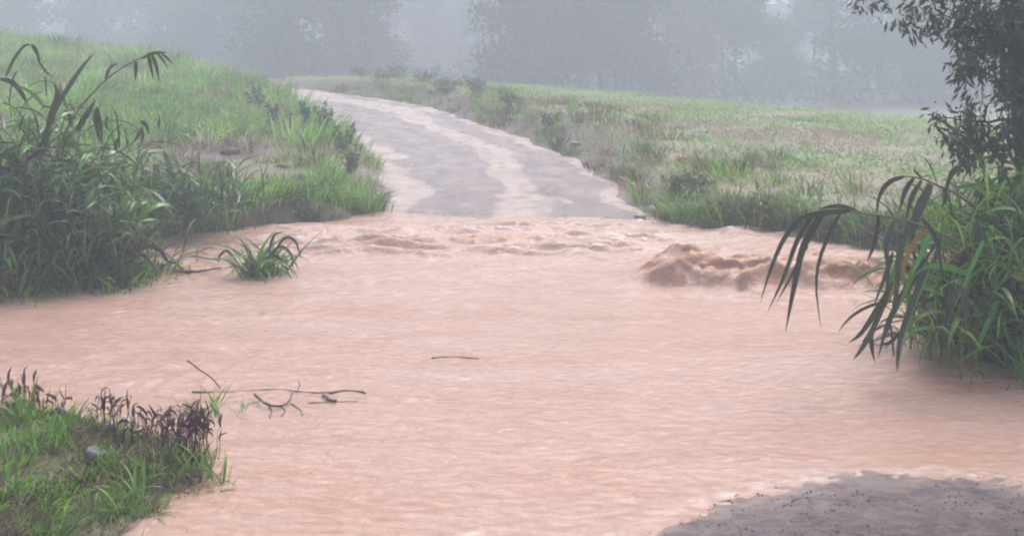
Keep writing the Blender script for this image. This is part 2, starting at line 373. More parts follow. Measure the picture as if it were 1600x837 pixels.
# near end of the road
nx_ = np.arange(-.9, 5.2, .024); ny_ = np.r_[np.arange(-1, 4.4, .1), np.arange(4.4, 7.2, .02)]
X, Y = np.meshgrid(nx_, ny_)
edge_n = 0.10 * fbm(X * 1.3, Y * 2.0, 61, 4)
Zn = near_z(X, Y) + 0.003 * fbm(X * 2.6, Y * 3.5, 62, 4) + 0.005 * fbm(X * 10, Y * 10, 66, 3) - .007 * sstep(.25, .6, fbm(X * 3.3, Y * 3.3, 68, 4)) - 0.5 * sstep(.15, -.9, X) * .3
mudn = np.clip(sstep(.03, -.005, Zn + .012 * fbm(X * 5, Y * 6, 63)) * .8 + sstep(.1, .3, fbm(X * 9, Y * 12, 64, 5)) * .22, 0, 1) * .75
n_me = mesh_of('road', np.stack([X, Y, Zn], -1).reshape(-1, 3), grid_faces(len(nx_), len(ny_)), M_ROAD, {'mud': mudn.ravel()}, True)
link('road', n_me, kind='structure', label='wet grey road surface dipping into the flood at the near side')

# loose gravel on the near road
r = np.random.default_rng(70); n = 7000; qx = r.uniform(.2, 4.6, n); qy = 4.3 + 2.1 * r.random(n); qz = near_z(qx, qy) + .002
k = (qz > .0) & (fbm(qx * 2.2, qy * 2.2, 71, 3) > -.35 + .5 * r.random(n)); qx, qy, qz = qx[k], qy[k], qz[k]; n = len(qx)
oc = np.array([(1, 0, 0), (-.9, .2, 0), (.1, 1, .1), (0, -1, -.1), (.1, .1, .7), (0, 0, -.7)]); of = np.array([(0, 2, 4), (2, 1, 4), (1, 3, 4), (3, 0, 4), (2, 0, 5), (1, 2, 5), (3, 1, 5), (0, 3, 5)])
an = r.uniform(0, 6.28, n); sz = r.gamma(2.0, .0019, n)[:, None, None].clip(.002, .009); vv = oc[None] * r.uniform(.6, 1.3, (n, 6, 1)) * sz
GV = np.stack([vv[..., 0] * np.cos(an)[:, None] - vv[..., 1] * np.sin(an)[:, None] + qx[:, None], vv[..., 0] * np.sin(an)[:, None] + vv[..., 1] * np.cos(an)[:, None] + qy[:, None], vv[..., 2] + qz[:, None]], -1).reshape(-1, 3)
link('gravel', mesh_of('gravel', GV, (np.arange(n)[:, None, None] * 6 + of[None]).reshape(-1, 3), M_ROCK), kind='stuff', label='loose wet gravel on the near road', cat='gravel')

# ------------------------------------------------------------------ flood water
wx = np.r_[-np.geomspace(8.2, 120, 40)[::-1], np.arange(-8, 8, .035), np.geomspace(8.05, 120, 40)]
wy = np.r_[np.arange(3.6, 9, .022), np.arange(9, 20, .03), np.geomspace(20.1, 24, 6)]
X, Y = np.meshgrid(wx, wy)
ed = sstep(9, 7, np.abs(X))
def gauss(px, py, sx, sy, a):
    c = P(px, py); return a * np.exp(-(((X - c[0]) / sx)**2 + ((Y - c[1]) / sy)**2))
def ridged(x, y, seed, n=4):
    q = 0; a = 1.0
    for k in range(n):
        q = q + a * (1 - 2 * np.abs(noise(x * 2**k, y * 2**k, seed + 13 * k))); a *= .5
    return q / 1.9
wpx = X + .25 * noise(X * 1.3, Y * 1.3, 103); wpy = Y + .18 * noise(X * 1.7, Y * 1.7, 104)
rip = 0.007 * fbm(wpx * 2.0, wpy * 2.6, 101, 3) + 0.015 * ridged(wpx * 3.3, wpy * 4.4, 111, 4) * (.5 + .8 * sstep(-.4, .4, noise(X * .8, Y * .9, 112)))
wv = (sstep(.1, .8, fbm(X * .5, Y * .6, 121, 3)) * .6 + .7)
far_t = sstep(10.5, 13, Y) * sstep(18.2, 15, Y)
Zw = rip * wv * (1 + 0.9 * far_t)
xband = sstep(-4.2, -3, X) * sstep(17, 15.6, Y) * sstep(12.8, 13.6, Y)
lines = sstep(.25, .95, ridged(wpx * .55 + .12 * Y, wpy * 2.3, 135, 3))
Zw += xband * 0.105 * lines * sstep(-.35, .3, noise(X * .5, Y * .9, 136))
Zw += far_t * 0.022 * (1 - np.abs(fbm(X * 1.1 + 3, Y * 2.4, 131, 4))) * sstep(-.1, .5, noise(X * .45, Y * .7, 133)) 
# small standing waves over the sunken road edge
rowT = np.exp(-((Y - P(700, 386)[1] - .2 * noise(X * 1.3, Y * 0, 4)) / .34)**2) * sstep(-2.6, -1.6, X) * sstep(1.2, -.3, X)
Zw += rowT * (0.03 + 0.13 * ridged(X * 2.0, Y * 5.0, 141, 4))
# big brown hydraulics at the right, where the stream drops off the crossing
rr_ = np.random.default_rng(12); turb = 0
wav = [(1072, 432, .30, .22, .20), (1100, 440, .2, .16, .14), (1040, 446, .16, .14, .12), (1150, 428, .22, .18, .20), (1170, 446, .2, .14, .13)]
for k in range(46):
    px = 1010 + 640 * rr_.random(); py = rr_.uniform(398, 452); near = sstep(395, 440, py)
    wav.append((px, py, rr_.uniform(.10, .36), rr_.uniform(.08, .2), rr_.uniform(.05, .17) * (.5 + .6 * near) * (.8 if px < 1060 else 1)))
wxp = X + .10 * fbm(X * 3, Y * 3, 156, 3); wyp = Y + .10 * fbm(X * 3, Y * 3, 157, 3)
for px, py, sx, sy, a in wav:       # each boil: a blunt steep face towards the camera, a long tail behind
    c = P(px, py); dx = (wxp - c[0]) / sx; dy = (wyp - c[1]); dy = np.where(dy < 0, dy / (sy * .6), dy / (sy * 2.0))
    a *= .6; turb = np.maximum(turb, a * np.exp(-(dx * dx + dy * dy))) + .2 * a * np.exp(-(dx * dx + dy * dy) * .6)
xl = P(1020, 445)[0]
yf = P(1100, 456)[1] + .16 * noise(wxp * 1.1, X * 0, 154) + .07 * noise(wxp * 3.1, X * 0 + Y * .4, 155); dyf = wyp - yf
wall = (.15 + .09 * sstep(P(1170, 445)[0], P(1260, 445)[0], X) + .09 * noise(wxp * 1.6, Y * .9, 152) + .10 * np.exp(-((X - P(1075, 445)[0]) / .4)**2)) * sstep(xl - .25, xl + .35, X) * sstep(0, .42, dyf) * np.exp(-(np.maximum(dyf - .4, 0) / .8)**2)
turb = turb * .8 + wall
rough_t = np.clip(turb / .12, 0, 1)
rg = ridged(X * 1.5 + .5 * noise(X * 1.2, Y * 1.2, 162), Y * 2.6 + .35 * noise(X * 2.2, Y * 2, 163), 161, 5)
Zw += turb * (.75 + .45 * rg) + rough_t * (0.03 * fbm(X * 4.6, Y * 5, 151, 3) + 0.03 * ridged(X * 6, Y * 7, 171, 4))
Zw -= gauss(1200, 462, 1.2, .16, .05)
sh_t = np.exp(-((Y - shore_y(X) + .35) / .45)**2) * sstep(2.0, 2.6, X)
Zw += sh_t * (.05 * np.abs(fbm(X * 2.5, Y * 3.5, 181, 4)) + .01)
# level falls a little where the stream runs off to the right
foam = np.clip(gauss(1012, 346, .28, .30, 1.3) + gauss(960, 343, .5, .2, .6) + rough_t * .5 * sstep(.4, .85, ridged(X * 3, Y * 4, 204, 4)) + np.clip(gauss(1230, 462, 1.5, .14, .5), 0, 1) + .25 * xband * lines + sh_t * .35 + rowT * .2
               + .55 * np.exp(-((Y - nearroad_y(X) - .05) / .07)**2) * sstep(0, 1, X)
               + .55 * sstep(.42, .75, fbm(X * 1.9 + .6 * noise(X * 3, Y * 3, 7), Y * 7.5, 199, 4)) * sstep(-.3, .4, noise(X * .6, Y * .5, 198)) * sstep(17, 12, Y), 0, 1)
# raised ripples round the foam patch
Zw += gauss(1012, 346, .28, .30, 1) * .05 * np.abs(fbm(X * 5, Y * 5, 193, 3))
Zw = Zw * ed
sh_x = rough_t * .07 * fbm(X * 3.5, Y * 3.5, 201, 3); sh_y = -rough_t * (.05 * sstep(.12, .3, Zw) + .06 * fbm(X * 3.5, Y * 3.5, 202, 3))     # tumbling crests lean over
wt_me = mesh_of('river', np.stack([X + sh_x, Y + sh_y, Zw], -1).reshape(-1, 3), grid_faces(len(wx), len(wy)), M_WATER, {'foam': foam.ravel(), 'churn': np.clip(rough_t * .9 + rowT * .9 + sh_t * .5 + .5 * xband * sstep(.1, -.5, ridged(wpx * .55 + .12 * Y, wpy * 2.3 + .25, 135, 3)), 0, 1).ravel() * (.75 + .25 * sstep(-.3, .3, fbm(X * 3, Y * 3, 197))).ravel()}, True)
link('river', wt_me, kind='structure', label='pink-brown muddy flood water over the sunken road crossing')

# ------------------------------------------------------------------ grass (stuff)
def scatter(n, x0, x1, y0, y1, cond, seed):
    r = np.random.default_rng(seed); x = r.uniform(x0, x1, n); y = r.uniform(y0, y1, n)
    z = ground_z(x, y); k = cond(x, y, z, r); return np.c_[x, y, z][k]
def pick(r, n, cols, p):
    c = np.array(cols)[r.choice(len(cols), n, p=p)]
    return c * r.uniform(.7, 1.3, (n, 1)) * r.uniform(.92, 1.08, (n, 3))
def grass(name, base, L, W, cols, probs, label, seed, K=3, droop=(.3, 1.4), tilt=(0, .5), colfun=None, tuss=0, tr=.10, lv=.45):
    r = np.random.default_rng(seed); n = len(base)
    Ls = r.uniform(*L, n) if not callable(L) else L(base, r)
    Ws = r.uniform(*W, n); az = r.uniform(0, 2 * np.pi, n); tint = pick(r, n, cols, probs)
    if tuss:      # part of the blades gathered into tussocks that lean outwards, each with its own height and green
        m = max(1, n // tuss); ctr = base[r.integers(0, n, m)]; g = r.integers(0, m, n); k = r.random(n) < .75
        off = r.normal(0, tr, (n, 2)) * r.uniform(.6, 1.6, m)[g][:, None]; nb = ctr[g].copy(); nb[:, :2] += off
        base = np.where(k[:, None], nb, base); az = np.where(k, np.arctan2(off[:, 1], off[:, 0]) + r.normal(0, .5, n), az)
        Ls = Ls * np.where(k, r.uniform(1 - lv, 1 + lv, m)[g] * 1.15, .8)
        gt = pick(r, m, cols, probs)[g]; tint = np.where(k[:, None], gt * r.uniform(.7, 1.3, (n, 1)), tint)
    V, F, idx = blades(base - [0, 0, .02], az, r.uniform(*tilt, n), Ls, Ws, r.uniform(*droop, n), K, r.normal(0, .6, n))
    if colfun: tint = colfun(base, tint, r)
    me = mesh_of(name, V, F, M_GRASS, {'tint': tint[idx]})
    return link(name, me, kind='stuff', label=label, cat='grass')
BRIGHT = (0.23, 0.45, 0.055); MIDG = (0.11, 0.25, 0.04); DARKG = (0.045, 0.10, 0.035); STRAW = (0.30, 0.24, 0.14); DEAD = (0.20, 0.13, 0.10); PALE = (0.30, 0.42, 0.13)

def off_road(x, y): return road_coords(x, y)[0]
# left bank between the cane and the road, with a patch of bare pinkish earth and dead growth
def bare(x, y): return np.exp(-(((x + 5.6) / 1.5)**2 + ((y - 21.5) / 2.2)**2)) + .4 * np.exp(-(((x + 3.5) / .3)**2 + ((y - 19) / .5)**2)) + .7 * np.exp(-(((x + 5.3) / .7)**2 + ((y - 25.5) / 1.2)**2))
def cL(x, y, z, r):
    d = off_road(x, y)
    patch = fbm(x * .6, y * .5, 301, 3)
    return (z > -.04) & (d < -2.15 - .25 * noise(x * 0, y * 1.2, 8)) & (y > shore_y(x) - .6) & (patch > -.55 + .5 * r.random(len(x))) & (r.random(len(x)) > .8 * bare(x, y))
b = scatter(62000, -11, 1, 14.2, 34, cL, 11)
def colL(base, t, r):
    p = sstep(.15, .5, fbm(base[:, 0] * .45, base[:, 1] * .35, 305, 3))
    near = sstep(19, 16, base[:, 1])
    t = t * (1 - .15 * near)[:, None]
    k = r.random(len(t)) < np.maximum(p * .5, bare(base[:, 0], base[:, 1]))
    t[k] = np.array(DEAD) * r.uniform(.7, 1.5, (k.sum(), 1)); return t
grass('grass', b, lambda b, r: r.uniform(.13, .36, len(b)) * (1 - .75 * bare(b[:, 0], b[:, 1])), (.012, .026), [BRIGHT, MIDG, DARKG, STRAW], [.55, .30, .07, .08], 'bright green grass on the bank left of the road', 12, 4, colfun=colL, tuss=45, tr=.10, lv=.6)
b = scatter(26000, -6.5, -1.9, 14, 18.4, lambda x, y, z, r: (z > -.06) & (np.abs(y - shore_y(x) - .25) < .8) & (off_road(x, y) < -2.1), 33)
grass('grass', b, (.12, .32), (.010, .022), [MIDG, DARKG, BRIGHT, DEAD], [.36, .24, .3, .1], 'green grass fringe along the left waterline', 34, 4, tuss=40, tr=.1, lv=.5, droop=(.6, 2.0))
# left hill
b = scatter(90000, -34, -4, 22, 52, lambda x, y, z, r: (off_road(x, y) < -2.3), 13)
grass('grass', b, (.2, .5), (.02, .05), [BRIGHT, MIDG, PALE, STRAW], [.4, .22, .3, .08], 'pale green grass on the hill behind the left cane', 14, 2, tuss=60, tr=.2, lv=.6)
# right bank, rank growth along the road and the water
def cR(x, y, z, r):
    d = off_road(x, y); sh = y - shore_y(x)
    rank = np.maximum(sstep(6.0, 2.6, d) * sstep(15, 20, y), sstep(4.5, .3, sh) * (x > 2))
    return (z > -.03) & (d > 2.1 + .2 * noise(x * 0, y * 1.1, 6)) & (sh > -.6) & (r.random(len(x)) < rank * (.75 + .7 * sstep(-.4, .3, fbm(x * .8, y * .6, 311, 3))))
b = scatter(110000, -8, 14, 11, 44, cR, 15)
def colR(base, t, r):
    d = off_road(base[:, 0], base[:, 1])
    p = sstep(-.1, .4, fbm(base[:, 0] * .7, base[:, 1] * .4, 315, 3)) * (.35 + .4 * sstep(24, 30, base[:, 1]))
    k = r.random(len(t)) < p
    t[k] = np.array(DEAD) * r.uniform(.6, 1.3, (k.sum(), 1)); return t
grass('grass', b, (.12, .30), (.012, .026), [BRIGHT, MIDG, DARKG, STRAW], [.38, .36, .12, .14], 'rank green and brown grass on the right bank by the water', 16, 4, colfun=colR, tuss=50, tr=.11, lv=.6)
b = scatter(90000, 2.2, 8.5, 12.5, 18, lambda x, y, z, r: (z > -.06) & (np.abs(y - shore_y(x)) < .75) & (off_road(x, y) > 2.2), 27)
grass('grass', b, (.14, .34), (.010, .022), [MIDG, DARKG, DEAD, BRIGHT], [.38, .24, .2, .18], 'dark grass fringe overhanging the right waterline', 28, 4, tuss=40, tr=.1, lv=.5, droop=(.6, 2.2))
# right meadow, short
def cM(x, y, z, r):
    return (off_road(x, y) > 3.4) & (y - shore_y(x) > 2.0)
b = scatter(300000, -10, 26, 15, 52, cM, 17)
def colM(base, t, r):
    x, y = base[:, 0], base[:, 1]
    p = sstep(-.25, .4, fbm(x * .3, y * .22, 325, 3)) * sstep(np.maximum(44 - 1.26 * np.maximum(x, 0), 27) - 1, np.maximum(44 - 1.26 * np.maximum(x, 0), 27) - 7, y)
    rim = r.random(len(t)) < .8 * sstep(6, 1, np.abs(y - np.maximum(45 - 1.26 * np.maximum(x, 0), 26))); t[rim] = np.array((.36, .50, .16)) * r.uniform(.8, 1.2, (rim.sum(), 1))
    k = r.random(len(t)) < p * .95
    t[k] = np.array((.36, .26, .17)) * r.uniform(.7, 1.3, (k.sum(), 1)); return t
grass('grass', b, (.05, .12), (.018, .04), [BRIGHT, MIDG, PALE, STRAW], [.26, .2, .3, .24], 'thin green and straw-coloured grass of the sloping meadow', 18, 2, colfun=colM, tilt=(0, .9), tuss=150, tr=.6, lv=.25)
# growth on the near left corner
def cF(x, y, z, r): return (z > .0) & (x < foreleft_x(y) + .05)
b = scatter(120000, -5.0, -1.2, 4.2, 8.2, cF, 19)
def colF(base, t, r):
    p = sstep(-.35, .35, fbm(base[:, 0] * 1.3, base[:, 1] * 1.3, 335, 3)) + .3
    k = r.random(len(t)) < p * .6
    t[k] = np.array((.15, .10, .075)) * r.uniform(.6, 1.5, (k.sum(), 1)); return t
grass('grass', b, (.035, .10), (.004, .010), [BRIGHT, MIDG, DARKG, STRAW], [.45, .32, .08, .15], 'short tangled grass on the near left corner', 20, 3, colfun=colF, tilt=(.1, 1.1), tuss=35, tr=.035, lv=.6)
b = scatter(40000, -5.5, -1.2, 3.6, 8.2, cF, 35)
grass('grass', b, (.04, .13), (.004, .010), [(.12, .08, .06), (.2, .15, .10), (.07, .05, .04), (.09, .12, .05)], [.4, .25, .2, .15], 'flattened brown litter and dead stalks on the near left corner', 36, 3, tilt=(1.15, 1.6), droop=(-.3, .4))
# growth at the foot of the left cane
def cC(x, y, z, r): return (z > -.09 - .08 * noise(x * 1.5, y * 1.5, 29))
b = scatter(22000, -9.5, -3.3, 10.4, 13.6, cC, 23)
grass('grass', b, (.15, .42), (.010, .022), [MIDG, DARKG, BRIGHT], [.5, .28, .22], 'dense dark grass at the foot of the left cane', 24, 4, droop=(.5, 2.4), tuss=40, tr=.12, lv=.5)
b = scatter(9000, 2.9, 6.2, 7.6, 11.2, lambda x, y, z, r: (z > -.02), 25)
grass('grass', b, (.2, .5), (.008, .02), [MIDG, DARKG, BRIGHT], [.4, .5, .1], 'dense dark grass at the foot of the right cane', 26, 4)

# ------------------------------------------------------------------ cane: leaf prototypes shared by all cane leaves
def leaf_proto(name, droop, width, mat, tilt=.0, twist=.3, K=8):
    """one long leaf along +X from the origin, folded along its midrib, arching down"""
    s = np.linspace(0, 1, K + 1); th = tilt + droop * s**1.3          # angle below horizontal
    thm = (th[1:] + th[:-1]) / 2
    c = np.c_[np.r_[0, np.cumsum(np.cos(thm))] / K, np.zeros(K + 1), np.r_[0, -np.cumsum(np.sin(thm))] / K]
    wd = np.interp(s, PROF_S, PROF_W) * width / 2; tw = twist * s
    side = np.c_[np.sin(th) * np.sin(tw), np.cos(tw), np.cos(th) * np.sin(tw)]
    nrm = np.c_[np.sin(th), np.zeros(K + 1), np.cos(th)]
    L = c - side * wd[:, None] + nrm * (wd * .35)[:, None]; R = c + side * wd[:, None] + nrm * (wd * .35)[:, None]
    V = np.stack([L, c, R], 1).reshape(-1, 3); k = np.arange(K) * 3
    F = np.vstack([np.stack([k, k + 1, k + 4, k + 3], 1), np.stack([k + 1, k + 2, k + 5, k + 4], 1)])
    return mesh_of(name, V, F, mat, smooth=True)
PG = [leaf_proto('leaf', d, .07, M_CANE, t, tw) for d, t, tw in [(1.2, -.9, .4), (1.7, -.8, -.5), (2.1, -.7, .7), (1.4, -.5, -.3), (1.0, -.3, .5), (2.3, -1.0, -.6)]]
PG += [leaf_proto('leaf', 1.6, .075, M_YELLOW, -.4, .9)]
PG = PG[:6] * 4 + PG[6:]
PDk = [leaf_proto('leaf', d, .08, M_CANE_DARK, t, tw) for d, t, tw in [(1.3, -.8, .4), (1.9, -.7, -.5), (1.1, .1, .5)]]
PT = [leaf_proto('leaf', d, .05, M_TUFT, t, tw) for d, t, tw in [(.5, -1.35, .5), (1.0, -1.3, -.5), (1.6, -1.2, .6), (.3, -1.45, -.9)]]
PTD = [leaf_proto('leaf', d, .06, M_CANE, t, tw) for d, t, tw in [(1.3, -1.15, .5), (1.9, -1.2, -.5), (2.3, -1.1, .6), (.8, -1.2, -.9)]]
PB = [leaf_proto('leaf', d, .20, M_BROWN, t, tw, 6) for d, t, tw in [(2.6, -1.3, 1.2), (1.2, -1.3, -.9), (3.0, -.9, .8), (.5, -1.4, .5)]]
def place_leaf(parent, protos, pos, az, L, roll=0, pitch=0, name='leaf', r=random):
    me = protos[r.randrange(len(protos))]
    M = Matrix.Translation(pos) @ Matrix.Rotation(az, 4, 'Z') @ Matrix.Rotation(pitch, 4, 'Y') @ Matrix.Rotation(roll, 4, 'X') @ Matrix.Diagonal((L, L * r.uniform(.75, 1.2), L, 1))
    return link(name, me, parent, M=M)
def leaf_px(parent, pts, width, mat, face=.0, n=10, name='leaf'):
    """single drawn leaf: points (photo px, py, distance) give its course; width in metres"""
    c = smooth_path([PD(*p) for p in pts], n); s = np.linspace(0, 1, n)
    T = np.gradient(c, axis=0); T /= np.linalg.norm(T, axis=1)[:, None]
    vdir = np.array([math.sin(face), -math.cos(face), .25])
    side = np.cross(T, vdir); side /= np.linalg.norm(side, axis=1)[:, None]
    nr = np.cross(side, T)
    wd = np.interp(s, PROF_S, PROF_W) * width / 2
    o = np.array(parent.location)
    V = np.stack([c - side * wd[:, None] + nr * (wd * .5)[:, None], c, c + side * wd[:, None] + nr * (wd * .5)[:, None]], 1).reshape(-1, 3) - o
    k = np.arange(n - 1) * 3
    F = np.vstack([np.stack([k, k + 1, k + 4, k + 3], 1), np.stack([k + 1, k + 2, k + 5, k + 4], 1)])
    return link(name, mesh_of(name, V, F, mat, smooth=True), parent)
def stem_px(parent, pts, r0, r1, mat, name='stem', n=14):
    c = smooth_path([PD(*p) for p in pts], n) - np.array(parent.location)
    return link(name, tube_mesh(name, c, np.linspace(r0, r1, n), mat, 6), parent)
def cane(parent, base, az, lean, H, nleaf, Lr, protos, r, r0=.012, lmin=.25, leafprob=1):
    """one culm with alternating leaves, in the local space of the clump"""
    n = 9; s = np.linspace(0, 1, n); th = lean[0] + lean[1] * s**1.6; thm = (th[1:] + th[:-1]) / 2
    h = np.r_[0, np.cumsum(np.sin(thm))] * H / (n - 1); z = np.r_[0, np.cumsum(np.cos(thm))] * H / (n - 1)
    c = np.c_[base[0] + h * math.cos(az), base[1] + h * math.sin(az), base[2] + z]
    link('stem', tube_mesh('stem', c, np.linspace(r0, r0 * .4, n), M_CULM, 5), parent)
    for i in range(nleaf):
        t = lmin + (1 - lmin) * (i + r.random() * .7) / nleaf; t = min(t, .995)
        p = [np.interp(t, s, c[:, j]) for j in range(3)]
        a = az + (0 if i % 2 else math.pi) + r.gauss(0, .8)
        place_leaf(parent, protos, p, a, r.uniform(*Lr) * (1.1 - .3 * abs(t - .6)), r.gauss(0, .5), r.gauss(0, .25) - .3 * (t > .9), r=r)

R1 = random.Random(5)
# ---- right clump, standing in the water
rc = thing('cane_clump', (3.75, 8.7, 0), 'big dark green cane clump standing in the flood at the right edge', 'cane')
for i in range(27):
    bx, by = R1.gauss(.25, .42), R1.gauss(.15, .35)
    bx = max(bx, -.45)
    az = R1.uniform(0, 6.28); H = R1.uniform(.9, 1.75) * (1.0 if bx > 0 else .72)
    cane(rc, (bx, by, -.1), az, (R1.uniform(.02, .25), R1.uniform(.2, 1.0)), H, 9, (.45, .8), PG if R1.random() < .75 else PDk, R1)
DK = M_CANE_DARK
stem_px(rc, [(1640, 460, 8.5), (1590, 432, 8.4), (1540, 398, 8.3), (1470, 365, 8.2), (1410, 343, 8.1), (1350, 334, 8.0), (1300, 327, 7.95), (1258, 334, 7.9)], .016, .007, M_CULM)
for pts, wd in [
    ([(1262, 333, 7.9), (1230, 365, 7.85), (1206, 415, 7.85), (1188, 472, 7.85)], .035),
    ([(1275, 330, 7.9), (1246, 375, 7.95), (1226, 430, 7.95), (1200, 486, 7.95)], .035),
    ([(1285, 329, 7.9), (1255, 385, 7.85), (1240, 450, 7.8), (1227, 520, 7.8)], .05),
    ([(1290, 329, 7.95), (1262, 375, 8.0), (1236, 430, 8.05), (1212, 474, 8.05)], .034),
    ([(1315, 328, 7.95), (1297, 362, 7.95), (1280, 405, 7.95), (1275, 450, 7.95), (1283, 516, 7.95)], .03),
    ([(1330, 330, 7.97), (1290, 333, 7.9), (1250, 342, 7.85), (1222, 372, 7.8)], .045),
    ([(1372, 336, 8.0), (1368, 365, 8.0), (1362, 390, 8.0), (1355, 408, 8.0)], .04),
    ([(1345, 333, 8.0), (1310, 322, 8.05), (1270, 335, 8.1), (1250, 365, 8.15)], .035),
    ([(1262, 384, 7.9), (1254, 392, 7.9), (1246, 402, 7.9)], .03),
    ([(1398, 345, 8.05), (1385, 380, 8.0), (1388, 430, 8.0), (1380, 490, 8.0)], .04),
    ([(1420, 346, 8.05), (1405, 400, 8.0), (1400, 460, 8.0), (1385, 530, 8.0)], .045),
    ([(1395, 440, 8.0), (1368, 485, 7.95), (1345, 520, 7.9), (1326, 535, 7.9)], .045),
    ([(1388, 460, 8.0), (1362, 515, 7.95), (1345, 545, 7.9), (1333, 562, 7.9)], .045),
    ([(1385, 470, 8.1), (1362, 515, 8.0), (1362, 545, 8.0), (1367, 566, 8.0)], .04),
    ([(1440, 420, 8.1), (1410, 460, 8.05), (1385, 510, 8.0), (1372, 560, 8.0)], .05),
    ([(1450, 410, 8.1), (1425, 470, 8.0), (1405, 530, 7.95), (1400, 580, 7.95)], .05),
    ([(1405, 520, 8.05), (1390, 535, 8.0), (1374, 538, 8.0)], .03),
    ([(1455, 288, 8.35), (1440, 318, 8.3), (1428, 350, 8.3), (1422, 395, 8.3)], .075),
    ([(1440, 282, 8.35), (1424, 310, 8.35), (1415, 345, 8.35)], .04),
    ([(1428, 278, 8.35), (1414, 300, 8.35), (1406, 330, 8.35)], .04),
    ([(1412, 276, 8.35), (1390, 285, 8.35), (1375, 305, 8.35), (1368, 338, 8.35)], .04),
    ([(1473, 296, 8.4), (1476, 310, 8.4), (1472, 324, 8.4)], .045),
    ([(1502, 262, 8.4), (1488, 268, 8.4), (1480, 285, 8.4), (1472, 322, 8.4)], .055),
    ([(1440, 278, 8.35), (1430, 268, 8.35), (1428, 262, 8.35)], .02)]:
    leaf_px(rc, pts, wd, DK, R1.uniform(-.5, .5))
stem_px(rc, [(1530, 330, 8.5), (1500, 306, 8.4), (1470, 292, 8.4), (1440, 279, 8.35), (1410, 275, 8.35)], .012, .006, M_CULM)
y1 = leaf_px(rc, [(1462, 354, 8.15), (1438, 366, 8.1), (1420, 390, 8.05), (1405, 430, 8.0), (1390, 465, 8.0), (1372, 495, 7.95)], .045, M_YELLOW, .4)
y1['label'] = 'yellowed leaf hanging from the bent cane'
leaf_px(rc, [(1620, 436, 8.3), (1585, 424, 8.3), (1560, 412, 8.3)], .03, M_YELLOW)
for i in range(26):   # leaves hanging over the water on the open side
    px = R1.uniform(1385, 1590); py = R1.uniform(330, 470); D = R1.uniform(7.9, 8.6); dx = R1.gauss(-18, 22); ln = R1.uniform(70, 130)
    leaf_px(rc, [(px, py, D), (px + dx * .5 + 6, py + ln * .35, D - .05), (px + dx, py + ln, D - .08)], R1.uniform(.03, .055), M_CANE if R1.random() < .6 else DK, R1.uniform(-1, 1), 8)
n = 2600; r = np.random.default_rng(91)     # the mass of smaller leaves inside the clump
bs = np.c_[r.normal(.45, .5, n), r.normal(.15, .42, n), np.abs(r.normal(.45, .4, n))]; bs = bs[(bs[:, 0] > -.72 + .3 * bs[:, 2]) & (bs[:, 2] < 1.3)]; n = len(bs)
V, F, ix = blades(bs, r.uniform(0, 6.28, n), r.uniform(.1, 1.0, n), r.uniform(.3, .65, n), r.uniform(.012, .026, n), r.uniform(.8, 2.4, n), 5, r.normal(0, .7, n))
link('foliage', mesh_of('foliage', V, F, M_GRASS, {'tint': pick(r, n, [BRIGHT, MIDG, DARKG], [.2, .5, .3])[ix]}), rc, kind='stuff')
# ---- bright tuft in front of it at the frame edge
tf = thing('grass_tuft', tuple(P(1600, 596)), 'bright green grass tuft at the foot of the right cane clump', 'grass tuft')
for i in range(34):
    place_leaf(tf, PT, (R1.gauss(.05, .08), R1.gauss(0, .06), -.02), R1.uniform(0, 6.28), R1.uniform(.22, .42), R1.gauss(0, .3), R1.gauss(.1, .25), r=R1)
for pts in [[(1578, 600, 7.9), (1570, 618, 7.85), (1582, 642, 7.8)], [(1600, 600, 7.9), (1592, 625, 7.85), (1606, 640, 7.8)]]:
    leaf_px(tf, pts, .012, DK)

# ---- left cane, four clumps at the left edge
PGL = [leaf_proto('leaf', d, .095, M_CANE, t, tw) for d, t, tw in [(1.2, -1.0, .4), (1.7, -.9, -.5), (2.1, -.8, .7), (1.4, -.6, -.3)]]
def left_clump(loc, label, ncane, Hs, spread, protos, seed, bulk):
    R = random.Random(seed); t = thing('cane_clump', loc, label, 'cane', 'cane clumps at the left edge of the flood')
    for i in range(ncane):
        az = R.uniform(0, 6.28)
        cane(t, (R.gauss(0, spread), R.gauss(0, spread * .6), -.05), az, (R.uniform(.02, .2), R.uniform(.1, .9)), R.uniform(*Hs), 9, (.4, .75), protos if R.random() < .6 else PDk, R)
    r = np.random.default_rng(seed); n = int(bulk * .55)
    bs = np.c_[r.normal(0, spread * 1.2, n), r.normal(0, spread * .8, n), np.abs(r.normal(.35, .38, n)) * Hs[1] / 1.6]
    V, F, ix = blades(bs, r.uniform(0, 6.28, n), r.uniform(.05, .9, n), r.uniform(.3, .7, n), r.uniform(.016, .034, n), r.uniform(.6, 2.2, n), 5, r.normal(0, .7, n))
    link('foliage', mesh_of('foliage', V, F, M_GRASS, {'tint': pick(r, n, [MIDG, DARKG, (.045, .08, .04)], [.35, .4, .25])[ix]}), t, kind='stuff')
    return t
l1 = left_clump((-5.55, 12.0, .12), 'tall dark cane clump at the left edge with arching tops', 26, (1.2, 2.1), .42, PGL, 31, 1500)
l2 = left_clump((-4.65, 11.85, .05), 'lower green cane clump at the right end of the left cane by the water', 18, (.55, 1.05), .30, PGL, 32, 900)
l3 = left_clump((-5.0, 12.7, .1), 'cane clump behind the arching left cane, tops against the hill', 16, (.9, 1.75), .40, PGL, 33, 800)
l4 = left_clump((-5.6, 11.35, .02), 'short bright cane clump in front of the tall left cane at the waterline', 20, (.5, .95), .38, PGL, 34, 800)
l5 = left_clump((-4.75, 15.0, .2), 'dense cane clump on the bank behind the inlet at the left', 20, (.5, .95), .55, PGL, 35, 1200)
